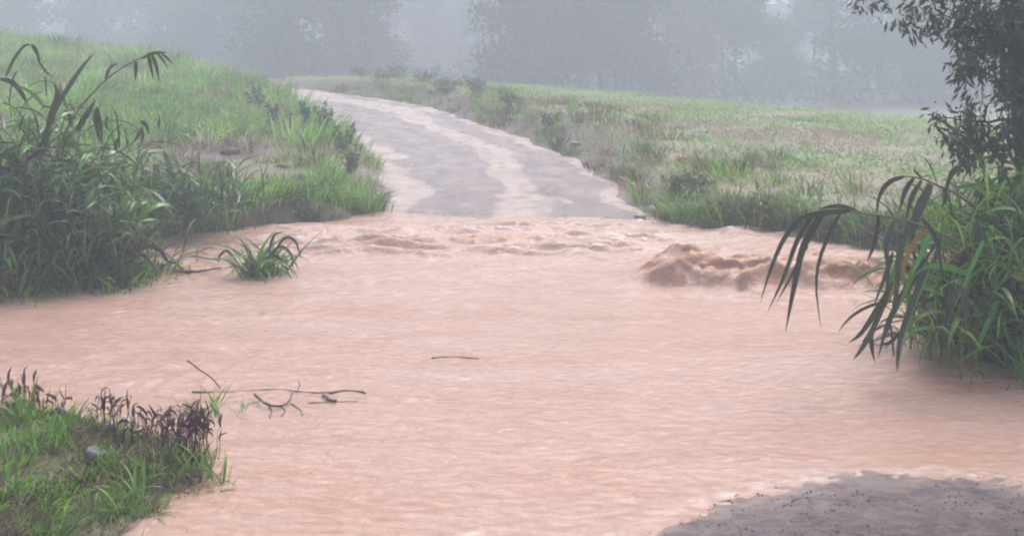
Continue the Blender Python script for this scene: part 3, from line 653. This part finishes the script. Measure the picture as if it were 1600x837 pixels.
# drawn leaves and tops of the tall clump
stem_px(l1, [(85, 260, 11.9), (110, 190, 11.9), (150, 140, 11.9), (182, 112, 11.9), (215, 93, 11.9), (240, 84, 11.9)], .013, .006, M_CULM)
for pts, wd in [([(222, 92, 11.9), (240, 84, 11.9), (262, 82, 11.9)], .045), ([(212, 96, 11.9), (212, 110, 11.9), (211, 128, 11.9)], .045),
                ([(232, 87, 11.9), (235, 102, 11.9), (240, 126, 11.9)], .045), ([(238, 86, 11.9), (245, 104, 11.9), (249, 127, 11.9)], .05),
                ([(246, 84, 11.9), (255, 94, 11.9), (263, 108, 11.9)], .03), ([(252, 83, 11.9), (262, 92, 11.9), (270, 100, 11.9)], .025),
                ([(165, 128, 11.95), (172, 108, 11.95), (184, 98, 11.95)], .05),
                ([(10, 120, 11.7), (22, 95, 11.7), (38, 73, 11.7), (50, 70, 11.7)], .05), ([(50, 70, 11.7), (58, 82, 11.7), (64, 105, 11.7)], .045), ([(60, 95, 11.7), (72, 112, 11.7), (84, 122, 11.7)], .025),
                ([(88, 170, 11.7), (110, 135, 11.7), (130, 105, 11.7), (148, 82, 11.7)], .07), ([(70, 235, 11.7), (82, 180, 11.7), (90, 150, 11.7), (84, 128, 11.7)], .08),
                ([(60, 240, 11.8), (75, 200, 11.8), (95, 160, 11.8), (105, 140, 11.8)], .05), ([(0, 124, 11.7), (20, 130, 11.7), (36, 150, 11.7), (44, 168, 11.7)], .06),
                ([(120, 205, 12.0), (135, 180, 12.0), (150, 155, 12.0)], .07), ([(152, 168, 12), (150, 190, 12), (157, 225, 12)], .06), ([(152, 168, 12), (158, 195, 12), (160, 232, 12)], .05), ([(112, 200, 12), (108, 180, 12), (98, 172, 12)], .05)]:
    leaf_px(l1, pts, wd, DK, R1.uniform(-.5, .5))
stem_px(l3, [(160, 250, 12.6), (190, 235, 12.6), (210, 220, 12.6), (222, 200, 12.6)], .010, .005, M_CULM)
for pts, wd in [([(222, 200, 12.6), (215, 215, 12.6), (208, 222, 12.6)], .05), ([(221, 200, 12.6), (223, 212, 12.6), (222, 228, 12.6)], .035), ([(219, 190, 12.6), (228, 195, 12.6), (233, 210, 12.6)], .05),
                ([(180, 235, 12.6), (182, 222, 12.6), (184, 215, 12.6)], .05), ([(168, 182, 12.6), (166, 195, 12.6), (172, 206, 12.6)], .04), ([(248, 200, 12.7), (249, 190, 12.7), (248, 178, 12.7)], .03)]:
    leaf_px(l3, pts, wd, DK, R1.uniform(-.5, .5))
stem_px(l2, [(160, 425, 11.7), (200, 375, 11.65), (230, 372, 11.6), (255, 392, 11.6), (275, 412, 11.6)], .010, .005, M_CULM)
for pts, wd in [([(235, 375, 11.6), (250, 390, 11.6), (262, 408, 11.6), (276, 412, 11.6)], .04), ([(200, 400, 11.6), (235, 385, 11.6), (265, 405, 11.6)], .05), ([(180, 390, 11.6), (190, 378, 11.6), (204, 370, 11.6)], .05),
                ([(176, 395, 11.6), (195, 385, 11.6), (205, 380, 11.6)], .03), ([(225, 380, 11.6), (240, 362, 11.6), (258, 358, 11.6)], .03), ([(185, 440, 11.5), (190, 452, 11.5), (189, 462, 11.5)], .02)]:
    leaf_px(l2, pts, wd, DK, R1.uniform(-.5, .5))
yl = leaf_px(l4, [(5, 447, 11.2), (10, 428, 11.2), (22, 424, 11.2), (26, 440, 11.2)], .07, M_YELLOW, .3); yl['label'] = 'yellowed leaf curled low at the waterline'

# ---- islet tuft in the inlet
it = thing('grass_tuft', (-2.83, 12.25, 0.0), 'lone dark green tuft of strap leaves on an islet in the flood', 'grass tuft')
for i in range(85):
    place_leaf(it, PTD, (R1.gauss(0, .13), R1.gauss(0, .1), -.03), R1.uniform(0, 6.28), R1.uniform(.4, .72), R1.gauss(0, .3), R1.gauss(0, .2), r=R1)
for pts in [[(425, 400, 12.2), (445, 372, 12.2), (462, 378, 12.2), (470, 405, 12.2)], [(420, 400, 12.2), (438, 385, 12.2), (455, 398, 12.2), (458, 425, 12.2)], [(415, 405, 12.2), (432, 400, 12.2), (448, 420, 12.2), (452, 436, 12.2)],
            [(420, 395, 12.2), (428, 368, 12.2), (445, 362, 12.2)], [(370, 410, 12.2), (355, 392, 12.2), (343, 400, 12.2), (340, 412, 12.2)]]:
    leaf_px(it, pts, .035, DK, R1.uniform(-.4, .4))

# ------------------------------------------------------------------ driftwood
def wood(name, segs, label, mat=M_TWIG, cat='branch', z0=0.02):
    p0 = P(*segs[0][0][0][:2]); t = thing(name, tuple(p0), label, cat)
    for i, (pts, r0, r1) in enumerate(segs):
        c = np.array([P(a[0], a[1], (a[2] if len(a) > 2 else 0.008)) for a in pts])
        c = smooth_path(c, max(6, 3 * len(pts))) - p0
        c += np.random.default_rng(i).normal(0, r0 * .35, c.shape)
        link('stem' if i == 0 else 'twig', tube_mesh('twig', c, np.linspace(r0, r1, len(c)), mat, 6), t)
    return t
wood('floating_branch', [([(300, 612), (360, 612), (430, 608), (490, 613), (535, 612)], .0065, .004), ([(515, 615), (545, 610), (574, 614)], .011, .008),
     ([(398, 615, .05), (415, 630, .03), (440, 634, .02), (452, 625, .03), (458, 610, .05)], .010, .006), ([(503, 612, .03), (512, 622, .02), (525, 627, .02)], .010, .011),
     ([(420, 632), (424, 640), (421, 652)], .006, .003), ([(455, 630), (470, 640), (472, 648)], .004, .003), ([(480, 630), (510, 628), (560, 626)], .005, .002), ([(466, 608, .03), (468, 600, .06), (466, 594, .1)], .004, .002), ([(430, 632), (445, 640), (440, 650)], .004, .003)],
     'long dark branch with crooked twigs floating in front of the near corner')
wood('floating_stick', [([(674, 559), (700, 557), (725, 558), (748, 560)], .007, .004)], 'single thin dark stick floating in mid flood', cat='stick')
wood('drift_branch', [([(275, 424, .03), (310, 423, .05), (345, 418, .04)], .022, .012), ([(268, 408, .06), (300, 400, .06), (340, 406, .04), (362, 396, .06)], .012, .007), ([(285, 420, .04), (265, 400, .12), (245, 385, .2)], .016, .008), ([(283, 400, .06), (310, 392, .1), (325, 398, .06)], .009, .006), ([(225, 395, .12), (205, 402, .1), (190, 398, .12)], .01, .006)],
     'dark drift branches caught between the left cane and the islet tuft')
wood('dry_stalk', [([(292, 563, .28), (310, 575, .2), (332, 592, .1), (345, 606, .0)], .006, .004)], 'thin bent stalk leaning over the water above the near corner', cat='stalk')
wood('floating_stick', [([(345, 768), (355, 765), (368, 766)], .006, .005)], 'short stick at the waterline beside the near corner grass', cat='stick')

# ------------------------------------------------------------------ near left corner: withered weeds, tufts, stones
stalk_me = [tube_mesh('stalk', smooth_path([(0, 0, 0), (k * .03, .02, .35), (-.02 * k, 0, .7), (.05 * k, .01, 1)], 8), np.linspace(.016, .007, 8), M_BROWN, 5) for k in (-1, .6, 1.4)]
def withered(px, py, label, n, sp, Hs, seed):
    R = random.Random(seed); p = P(px, py); p[2] = max(float(ground_z(p[0:1], p[1:2])[0]), -.03)
    t = thing('withered_weed', tuple(p), label, 'weed', 'withered brown weeds on the near corner')
    for i in range(int(n * 1.7)):
        x, y = R.gauss(0, sp), R.gauss(0, sp * .5); H = R.uniform(*Hs) * 1.15
        st = link('stalk', stalk_me[R.randrange(3)], t, M=Matrix.Translation((x, y, -.02)) @ Matrix.Rotation(R.uniform(0, 6.28), 4, 'Z') @ Matrix.Rotation(R.gauss(0, .22), 4, 'X') @ Matrix.Diagonal((H * .8, H * .8, H, 1)))
        for k in range(R.choice((2, 3, 3))):
            z = R.uniform(.5, 1.0)
            place_leaf(st, PB, (0, 0, z), R.uniform(0, 6.28), R.uniform(.28, .5), R.gauss(0, .4), R.gauss(.1, .4), r=R)
    return t
withered(25, 690, 'dark withered weeds at the left edge of the near corner', 22, .13, (.14, .30), 41)
withered(75, 668, 'sparse brown withered stalks standing against the water at the far left', 9, .07, (.12, .2), 42)
withered(165, 712, 'small brown withered weed between the bright blade and the purple-brown weeds', 10, .06, (.12, .22), 43)
withered(235, 725, 'brown withered weeds in the middle of the near corner', 18, .11, (.14, .24), 44)
withered(295, 728, 'darkest withered weeds with curled tips at the point of the near corner', 22, .09, (.16, .26), 45)
withered(265, 690, 'faded grey-brown weeds at the back of the near corner', 14, .12, (.12, .24), 46)
def tuft(px, py, label, n, sp, Ls, seed, protos=PT, up=0.0):
    R = random.Random(seed); p = P(px, py); p[2] = max(float(ground_z(p[0:1], p[1:2])[0]), -.02)
    t = thing('grass_tuft', tuple(p), label, 'grass tuft', 'green tufts on the near corner')
    for i in range(n):
        place_leaf(t, protos, (R.gauss(0, sp), R.gauss(0, sp * .6), -.015), R.uniform(0, 6.28), R.uniform(*Ls) * 1.35, R.gauss(0, .3), R.gauss(up, .2), r=R)
    return t
for a in [(38, 712, 'upright green tuft in front of the dark weeds at the left edge', 16, .03, (.12, .26), 51), (105, 726, 'tuft with the broadest bright blades beside the dark stone', 14, .03, (.12, .24), 52),
          (75, 750, 'yellow-green tuft left of the grey stone', 22, .06, (.10, .2), 53), (190, 790, 'bright green tuft at the waterline right of the grey stone', 34, .07, (.10, .22), 54),
          (245, 762, 'green tuft under the brown weeds', 26, .06, (.08, .18), 55), (305, 752, 'green tuft at the foot of the darkest weeds', 26, .05, (.10, .2), 56),
          (345, 755, 'outermost thin tuft standing in the water', 10, .03, (.10, .2), 57), (320, 648, 'grey-green tuft growing from the flood behind the floating branch end', 26, .07, (.12, .24), 58),
          (372, 640, 'small pale tuft beside the floating branch', 14, .03, (.06, .12), 59), (20, 825, 'tuft with a wide blade in the bottom left corner', 16, .05, (.10, .2), 60), (120, 815, 'dark tangled tuft at the bottom edge', 30, .09, (.08, .18), 61), (160, 765, 'low tuft in front of the grey stone', 22, .07, (.07, .14), 62), (30, 770, 'long-leaved tuft at the left edge below the weeds', 24, .08, (.1, .22), 63)]:
    tuft(*a)
# the two big single blades
bt = thing('grass_tuft', tuple(P(100, 735)), 'two broad bright green blades rising above the dark stone', 'grass tuft')
leaf_px(bt, [(103, 722, 6.6), (110, 700, 6.6), (122, 680, 6.6), (136, 660, 6.6)], .06, M_TUFT, .2)
leaf_px(bt, [(38, 700, 6.7), (37, 675, 6.7), (38, 640, 6.7), (41, 622, 6.7)], .035, M_TUFT, .1)
db = thing('grass_tuft', tuple(P(50, 850)), 'pale dry blade lying slantwise at the bottom left', 'grass tuft')
leaf_px(db, [(52, 842, 5.45), (70, 820, 5.45), (90, 803, 5.45), (104, 796, 5.45)], .022, M_TUFT)

def rock(name, pos, size, mat, label, seed, cat='stone', flat=.7):
    import bmesh
    bm = bmesh.new(); bmesh.ops.create_icosphere(bm, subdivisions=3, radius=1)
    R = np.random.default_rng(seed); ph = R.uniform(0, 6, 6)
    cuts = [Vector(R.normal(0, 1, 3)).normalized() for _ in range(7)]; ds = R.uniform(.55, .85, 7)
    for v in bm.verts:
        for c, d in zip(cuts, ds):
            e = v.co.dot(c) - d
            if e > 0: v.co -= c * e * .85
        v.co *= 1 + (.12 * math.sin(7 * v.co.x + ph[3]) * math.sin(6 * v.co.z + ph[4]) + .08 * math.sin(13 * v.co.y + ph[5]) if cat == 'earth clod' else 0) + .06 * math.sin(4 * v.co.x + ph[0]) + .05 * math.sin(5 * v.co.y + ph[1]) + .03 * math.sin(11 * v.co.z + ph[2])
        v.co = Vector((v.co.x * size[0], v.co.y * size[1], v.co.z * size[2]))
    me = bpy.data.meshes.new(name); bm.to_mesh(me); bm.free(); me.materials.append(mat)
    me.polygons.foreach_set('use_smooth', np.ones(len(me.polygons), bool))
    o = link(name, me, label=label, cat=cat); o.location = pos; return o
def gp(px, py, dz=0):
    p = P(px, py); p[2] = float(ground_z(p[0:1], p[1:2])[0]) + dz; return tuple(p)
rock('stone', gp(147, 758, .03), (.07, .065, .05), M_ROCK, 'rounded grey stone in the grass of the near corner', 1)
rock('stone', gp(92, 706, .03), (.05, .05, .04), M_ROCK_DARK, 'dark wet stone beside the broad green blades', 2)
rock('stone', gp(120, 708, .02), (.035, .03, .022), M_ROCK_DARK, 'small black stone right of the broad green blades', 3)
rock('stone', gp(170, 708, .02), (.045, .04, .03), M_ROCK_PALE, 'small pale bluish stone by the withered weeds', 4)
rock('stone', tuple(PD(1000, 338, 16.9)), (.10, .10, .05), M_ROCK_PALE, 'pale wet stone in the white water at the right road edge', 5)
rock('stone', tuple(PD(1017, 327, 17.3)), (.08, .09, .05), M_ROCK_PALE, 'pale stone above the white water at the foot of the right bank', 7)
def gy_(px, py, D0, D1):
    """first ground point seen through that pixel"""
    for D in np.arange(D0, D1, .1):
        p = PD(px, py, D)
        if ground_z(p[0:1], p[1:2])[0] >= p[2]: break
    return p
for i, (px, py, s, lab) in enumerate([(362, 240, (.24, .2, .2), 'purple-brown earth clod in the grass of the left bank'), (470, 278, (.2, .18, .14), 'dark earth clod low on the left bank beside the road'), (505, 294, (.16, .14, .14), 'red-brown clod with a pale chip near the road foot'), (440, 262, (.2, .18, .12), 'flat dark clod in the grass under the weeds'), (305, 212, (.2, .18, .12), 'pale brown clod at the top of the bare patch')]):
    p = gy_(px, py, 15, 40); rock('earth_clod', tuple(p + np.array([0, 0, .0])), tuple(np.array(s) * (.95, .8, .6)), M_CLOD, lab, 20 + i, 'earth clod')
rock('stone', tuple(gy_(900, 228, 15, 40) + np.array([0, 0, .05])), (.13, .1, .07), M_ROCK_PALE, 'pale stone at the right edge of the road halfway up', 31)

# ------------------------------------------------------------------ leafy weeds and shrubs
def leaf_cloud(C, size, r, aspect=.45, hang=0.0):
    """diamond leaves, two triangles each folded, at points C"""
    n = len(C); d = r.normal(0, 1, (n, 3)); d[:, 2] -= hang; d /= np.linalg.norm(d, axis=1)[:, None]
    s = np.cross(d, r.normal(0, 1, (n, 3))); s /= np.linalg.norm(s, axis=1)[:, None] + 1e-9
    L = (size * r.uniform(.6, 1.4, n))[:, None]; W = L * aspect
    V = np.stack([C, C + d * L * .5 + s * W * .5, C + d * L, C + d * L * .5 - s * W * .5], 1).reshape(-1, 3)
    return V, np.arange(n * 4).reshape(-1, 4)
def shrub(name, pos, H, Wd, label, cat, seed, mat, nst=6, nl=500, size=.07, group=None, upright=True):
    r = np.random.default_rng(seed); t = thing(name, tuple(pos), label, cat, group); C = []
    for i in range(nst):
        a = r.uniform(0, 6.28); k = r.uniform(.3, 1) * Wd; h = H * r.uniform(.6, 1.05)
        c = smooth_path([(0, 0, -.05), (k * .35 * math.cos(a), k * .35 * math.sin(a), h * .5), (k * .8 * math.cos(a), k * .8 * math.sin(a), h)], 8)
        link('stem', tube_mesh('stem', c, np.linspace(.012, .004, 8), M_TWIG, 5), t)
        tt = r.uniform(.15, 1, nl // nst)
        C.append(np.stack([np.interp(tt, np.linspace(0, 1, 8), c[:, j]) for j in range(3)], 1) + r.normal(0, Wd * .16, (nl // nst, 3)) * (1.2 - tt)[:, None])
    V, F = leaf_cloud(np.vstack(C), size, r, .5, .3)
    link('foliage', mesh_of('foliage', V, F, mat), t, kind='stuff')
    return t
WG = 'leafy weeds on the bank left of the road'
for i, (px, py, D, H, Wd, lab) in enumerate([
    (535, 215, 22.5, .75, .42, 'largest leafy weed overhanging the left road edge'), (505, 200, 24, .75, .3, 'tall leafy weed with two spires left of the road'), (480, 200, 24.5, .7, .25, 'slim spired weed beside the two-spired weed'),
    (425, 195, 25, .8, .35, 'dark leafy weed highest on the left bank'), (450, 215, 23, .5, .3, 'low leafy weed in the middle of the left bank'), (545, 245, 20.5, .4, .3, 'low weed at the road edge below the largest weed'), (400, 170, 28, .7, .4, 'hazy weed on the skyline left of the bend'), (480, 330, 16.6, .3, .35, 'broad-leaved weed at the waterline of the left bank')]):
    x = (px - 800) / FPX * D; z = float(ground_z(np.array([x]), np.array([D]))[0])
    shrub('leafy_weed', (x, D, z), H, Wd, lab, 'weed', 200 + i, M_WEED, 6, 420, .075, WG)
RG = 'dark shrubs along the right bank of the road'
for i, (px, D, H, Wd, lab) in enumerate([
    (700, 38, .5, .5, 'dark shrub on the bank left of the tallest roadside shrub'), (745, 35.5, .6, .45, 'tallest dark shrub on the bank above the road bend'), (660, 41, .45, .7, 'hazy shrub at the bend of the road'), (800, 32, .4, .45, 'brown-green shrub where the meadow meets the road bank'),
    (860, 28, .35, .4, 'low shrub on the road bank below the meadow edge'), (1055, 18.2, .38, .35, 'dark shrub at the water corner of the right bank'), (1090, 17.6, .3, .35, 'low shrub right of the water corner'), (620, 43, .45, .9, 'pale bushy growth at the far side of the bend'), (570, 45, .4, .9, 'pale low growth where the road leaves sight')]):
    x = (px - 800) / FPX * D; z = float(ground_z(np.array([x]), np.array([D]))[0])
    shrub('shrub', (x, D, z), H, Wd * 1.2, lab, 'shrub', 240 + i, M_WEED, 8, 330, .085, RG)

# ------------------------------------------------------------------ tree hanging in from the upper right
tb = np.array([4.95, 10.4, .25])
ut = thing('tree', tuple(tb), 'dark drooping-leaved tree hanging in from the upper right corner', 'tree')
r = np.random.default_rng(77)
trunk = smooth_path([tb + [0, 0, -.2], PD(1612, 330, 10.4), PD(1594, 150, 10.4), PD(1584, 20, 10.4), PD(1560, -120, 10.5), PD(1570, -330, 10.6)], 22) - tb
link('trunk', tube_mesh('trunk', trunk, np.linspace(.13, .05, 22), M_BARK, 9), ut)
def limb(pts, r0, r1, n=12):
    c = smooth_path([PD(*p) for p in pts], n) - tb + r.normal(0, .01, (n, 3))
    link('limb', tube_mesh('limb', c, np.linspace(r0, r1, n), M_BARK, 6), ut); return c
limb([(1584, 20, 10.4), (1530, -50, 10.2), (1450, -45, 10.0), (1380, -20, 9.9), (1340, 2, 9.9)], .035, .006)
limb([(1588, 80, 10.4), (1545, 40, 10.2), (1505, 30, 10.1), (1475, 60, 10.0)], .03, .006)
limb([(1592, 140, 10.4), (1560, 80, 10.3), (1520, 90, 10.2), (1500, 130, 10.1)], .025, .005)
limb([(1600, 230, 10.4), (1575, 190, 10.3), (1530, 190, 10.2), (1470, 185, 10.1)], .022, .005)
limb([(1596, 170, 10.4), (1620, 90, 10.2), (1660, 40, 10.0), (1720, 20, 9.9)], .04, .01)
limb([(1570, -100, 10.5), (1500, -180, 10.3), (1420, -220, 10.1)], .035, .008)
limb([(1565, -150, 10.5), (1640, -240, 10.4), (1740, -260, 10.3)], .035, .008)
blobs = [(1345, 4, 10, 7, 22), (1372, 8, 14, 8, 22), (1385, 16, 6, 9, 8), (1403, 34, 8, 8, 14), (1430, 18, 14, 22, 46), (1440, 40, 12, 22, 40), (1432, 62, 6, 8, 9), (1447, 50, 5, 9, 10), (1465, 18, 14, 16, 50),
         (1490, 22, 18, 24, 170), (1520, 20, 24, 28, 330), (1560, 30, 28, 34, 480), (1590, 45, 22, 44, 480), (1492, 52, 16, 14, 70), (1512, 66, 14, 16, 110), (1545, 70, 22, 22, 240), (1585, 100, 18, 36, 330), (1512, 92, 10, 14, 80), (1506, 122, 9, 14, 80), (1500, 112, 6, 12, 24), (1545, 110, 16, 10, 60),
         (1530, 130, 12, 16, 20), (1566, 130, 8, 12, 45), (1590, 150, 14, 30, 200), (1582, 180, 8, 16, 40), (1545, 165, 10, 22, 12), (1468, 188, 11, 10, 42), (1512, 172, 9, 12, 60), (1522, 196, 22, 14, 150), (1500, 222, 22, 14, 170), (1540, 214, 20, 14, 130), (1508, 244, 20, 10, 90), (1565, 200, 16, 10, 40), (1590, 232, 14, 22, 110), (1480, 205, 9, 9, 26),
         (1640, 60, 40, 60, 700), (1700, 10, 60, 60, 800), (1640, 200, 30, 50, 350), (1460, -60, 60, 40, 500), (1540, -70, 60, 50, 900), (1400, -200, 70, 50, 800), (1560, -250, 90, 60, 1400), (1700, -180, 80, 70, 1200)]
C = []
for bx, by, sx, sy, n in blobs:
    n = int(n * 1.0)
    nc = max(2, n // 12); cx = r.normal(bx, sx * .75, nc); cy = r.normal(by, sy * .75, nc); cd = r.normal(10.15, .3, nc)
    j = r.integers(0, nc, n)
    px = cx[j] + r.normal(0, 6, n); py = cy[j] + r.normal(0, 8, n); D = cd[j] + r.normal(0, .06, n)
    C.append(np.c_[(px - 800) / FPX * D, D, CAMZ - (py - YH) * D / FPX])
C = np.vstack(C) - tb
V, F = leaf_cloud(C, .10, r, .26, 1.2)
link('crown', mesh_of('crown', V, F, M_TREE), ut, kind='stuff')
for pts in [[(1530, 100, 10.2), (1534, 150, 10.2), (1532, 195, 10.2)], [(1545, 95, 10.2), (1552, 140, 10.2), (1560, 185, 10.2)], [(1563, 120, 10.3), (1570, 165, 10.3), (1578, 205, 10.3)], [(1520, 150, 10.2), (1512, 180, 10.2), (1505, 230, 10.2)]]:
    limb(pts, .006, .003, 8)
# dark bush under the tree, behind the right cane
for i, (px, py, D, H, Wd, lab) in enumerate([(1560, 0, 9.6, 1.55, .5, 'leafy green bush between the right cane and the tree'), (1620, 0, 9.9, 1.7, .5, 'dark bush at the right edge behind the cane')]):
    x = (px - 800) / FPX * D; shrub('bush', (x, D, float(ground_z(np.array([x]), np.array([D]))[0])), H, Wd, lab, 'bush', 280 + i, M_WEED, 9, 1100, .10)

# ------------------------------------------------------------------ misty wood
def tree_meshes(seed, H, cb, spread, nl, size):
    r = np.random.default_rng(seed); n = 12
    tr = np.c_[np.cumsum(r.normal(0, .05, n)), np.cumsum(r.normal(0, .05, n)), np.linspace(-.3, H, n)]
    TV = []; tm = tube(tr, np.linspace(.11, .03, n) * H / 7, 7); parts = [tm]; C = []
    for i in range(16):
        t = r.uniform(cb, .98); p = np.array([np.interp(t * H, tr[:, 2], tr[:, j]) for j in range(3)])
        a = r.uniform(0, 6.28); ln = spread * r.uniform(.5, 1.1) * (1.15 - .6 * t)
        q = p + [ln * math.cos(a), ln * math.sin(a), ln * r.uniform(.1, .8)]
        c = smooth_path([p, (p + q) / 2 + r.normal(0, .12, 3) + [0, 0, .1], q], 6); parts.append(tube(c, np.linspace(.035, .01, 6) * H / 7, 5))
        for k in range(r.integers(3, 6)):
            cc = p + (q - p) * r.uniform(.35, 1.1) + r.normal(0, .25, 3); m = nl // 64
            C.append(cc + r.normal(0, 1, (m, 3)) * [.34, .34, .26])
    V = []; Q = []; T = []; o = 0
    for v, q, t in parts:
        V.append(v); Q += [tuple(int(i) + o for i in f) for f in q]; T += [tuple(int(i) + o for i in f) for f in t]; o += len(v)
    me = bpy.data.meshes.new('trunk'); me.from_pydata([tuple(x) for x in np.vstack(V)], [], Q + T); me.materials.append(M_BARK); me.update()
    LV, LF = leaf_cloud(np.vstack(C), size, r, .6, .4)
    return me, mesh_of('crown', LV, LF, M_FAR)
VAR = [tree_meshes(400 + i, H, cb, sp, nl, .26) for i, (H, cb, sp, nl) in enumerate([(7.5, .10, 2.0, 5600), (8.5, .42, 2.0, 5600), (6, .05, 1.8, 5200), (9, .5, 2.0, 5600), (5, .03, 1.7, 4800)])]
def wood_tree(px, D, v, sc, label, group, seed):
    D *= 1.45; sc *= 1.3 if not 1090 < px < 1290 else .95
    R = random.Random(seed); x = (px - 800) / FPX * D; z = float(ground_z(np.array([x]), np.array([D]))[0]) - .05
    t = thing('tree', (x, D, z), label, 'tree', group); t.rotation_euler.z = R.uniform(0, 6.28); t.scale = (sc, sc, sc)
    link('trunk', VAR[v][0], t); link('crown', VAR[v][1], t, kind='stuff')
R = random.Random(99)
lists = [('misty tree in the grey wood behind the meadow crest', 'trees of the misty wood behind the meadow',
          [(790 + 24 * i + R.uniform(-14, 14), R.uniform(52, 60)) for i in range(10)] + [(1030 + 34 * i + R.uniform(-16, 16), R.uniform(60, 74)) for i in range(17)]),
         ('misty green tree behind the bend of the road', 'trees behind the bend of the road', [(410, 58), (440, 63), (470, 55), (505, 60), (535, 56), (562, 62), (585, 58), (430, 70), (520, 72), (490, 66)]),
         ('pale far tree in the gap of the wood above the road', 'far trees in the gap above the road', [(600, 84), (640, 90), (680, 86), (720, 92), (755, 80), (660, 100), (700, 104)]),
         ('blue-grey misty tree behind the left hill', 'trees behind the left hill', [(-60 + 42 * i + R.uniform(-16, 16), R.uniform(66, 84)) for i in range(12)])]
kk = 0
for lab, gr, pl in lists:
    for px, D in pl:
        kk += 1; v = R.randrange(5)
        wood_tree(px, D, v, R.uniform(1.15, 1.6), lab, gr, kk)

# far-off wood that reads as one mass, closing the view behind the single trees
r = np.random.default_rng(5); n = 30000
a = r.uniform(-.62, .62, n); D = r.uniform(150, 185, n); hmax = 12 + 2.2 * fbm(a * 14, a * 0, 501, 3)
h = r.random(n)**.8 * hmax
C = np.c_[np.tan(a) * D, D, .2 + h]
V, F = leaf_cloud(C, 1.3, r, .6, .3)
link('far_wood', mesh_of('far_wood', V, F, M_FAR), kind='stuff', label='far wood fading into the rain behind the single trees', cat='wood')

n = 26000; a = r.uniform(-.62, .62, n); D = r.uniform(86, 120, n); hmax = 2.4 + 1.6 * fbm(a * 30, D * .1, 511, 3)
C = np.c_[np.tan(a) * D, D, -.6 + r.random(n) * (hmax + .6)]
V, F = leaf_cloud(C, .65, r, .55, .2)
link('undergrowth', mesh_of('undergrowth', V, F, M_FAR), kind='stuff', label='hazy undergrowth between the trunks of the misty wood', cat='undergrowth')

# ------------------------------------------------------------------ rain haze
hb = bpy.data.meshes.new('haze'); x0, x1, y0, y1, z0, z1 = -420, 420, -320, 420, -2.2, 22
hb.from_pydata([(x, y, z) for z in (z0, z1) for y in (y0, y1) for x in (x0, x1)], [], [(0, 2, 3, 1), (4, 5, 7, 6), (0, 1, 5, 4), (2, 6, 7, 3), (0, 4, 6, 2), (1, 3, 7, 5)])
hm = bpy.data.materials.new('rain_haze'); hm.use_nodes = True; hm.node_tree.nodes.clear()
out = hm.node_tree.nodes.new('ShaderNodeOutputMaterial'); pv = hm.node_tree.nodes.new('ShaderNodeVolumePrincipled')
pv.inputs['Color'].default_value = (0.865, 0.92, 0.99, 1); pv.inputs['Density'].default_value = HAZE_DENSITY; pv.inputs['Anisotropy'].default_value = 0.0
hm.node_tree.links.new(pv.outputs[0], out.inputs['Volume']); hb.materials.append(hm); hb.update()
link('haze', hb, kind='stuff', label='grey rain haze filling the air', cat='haze')
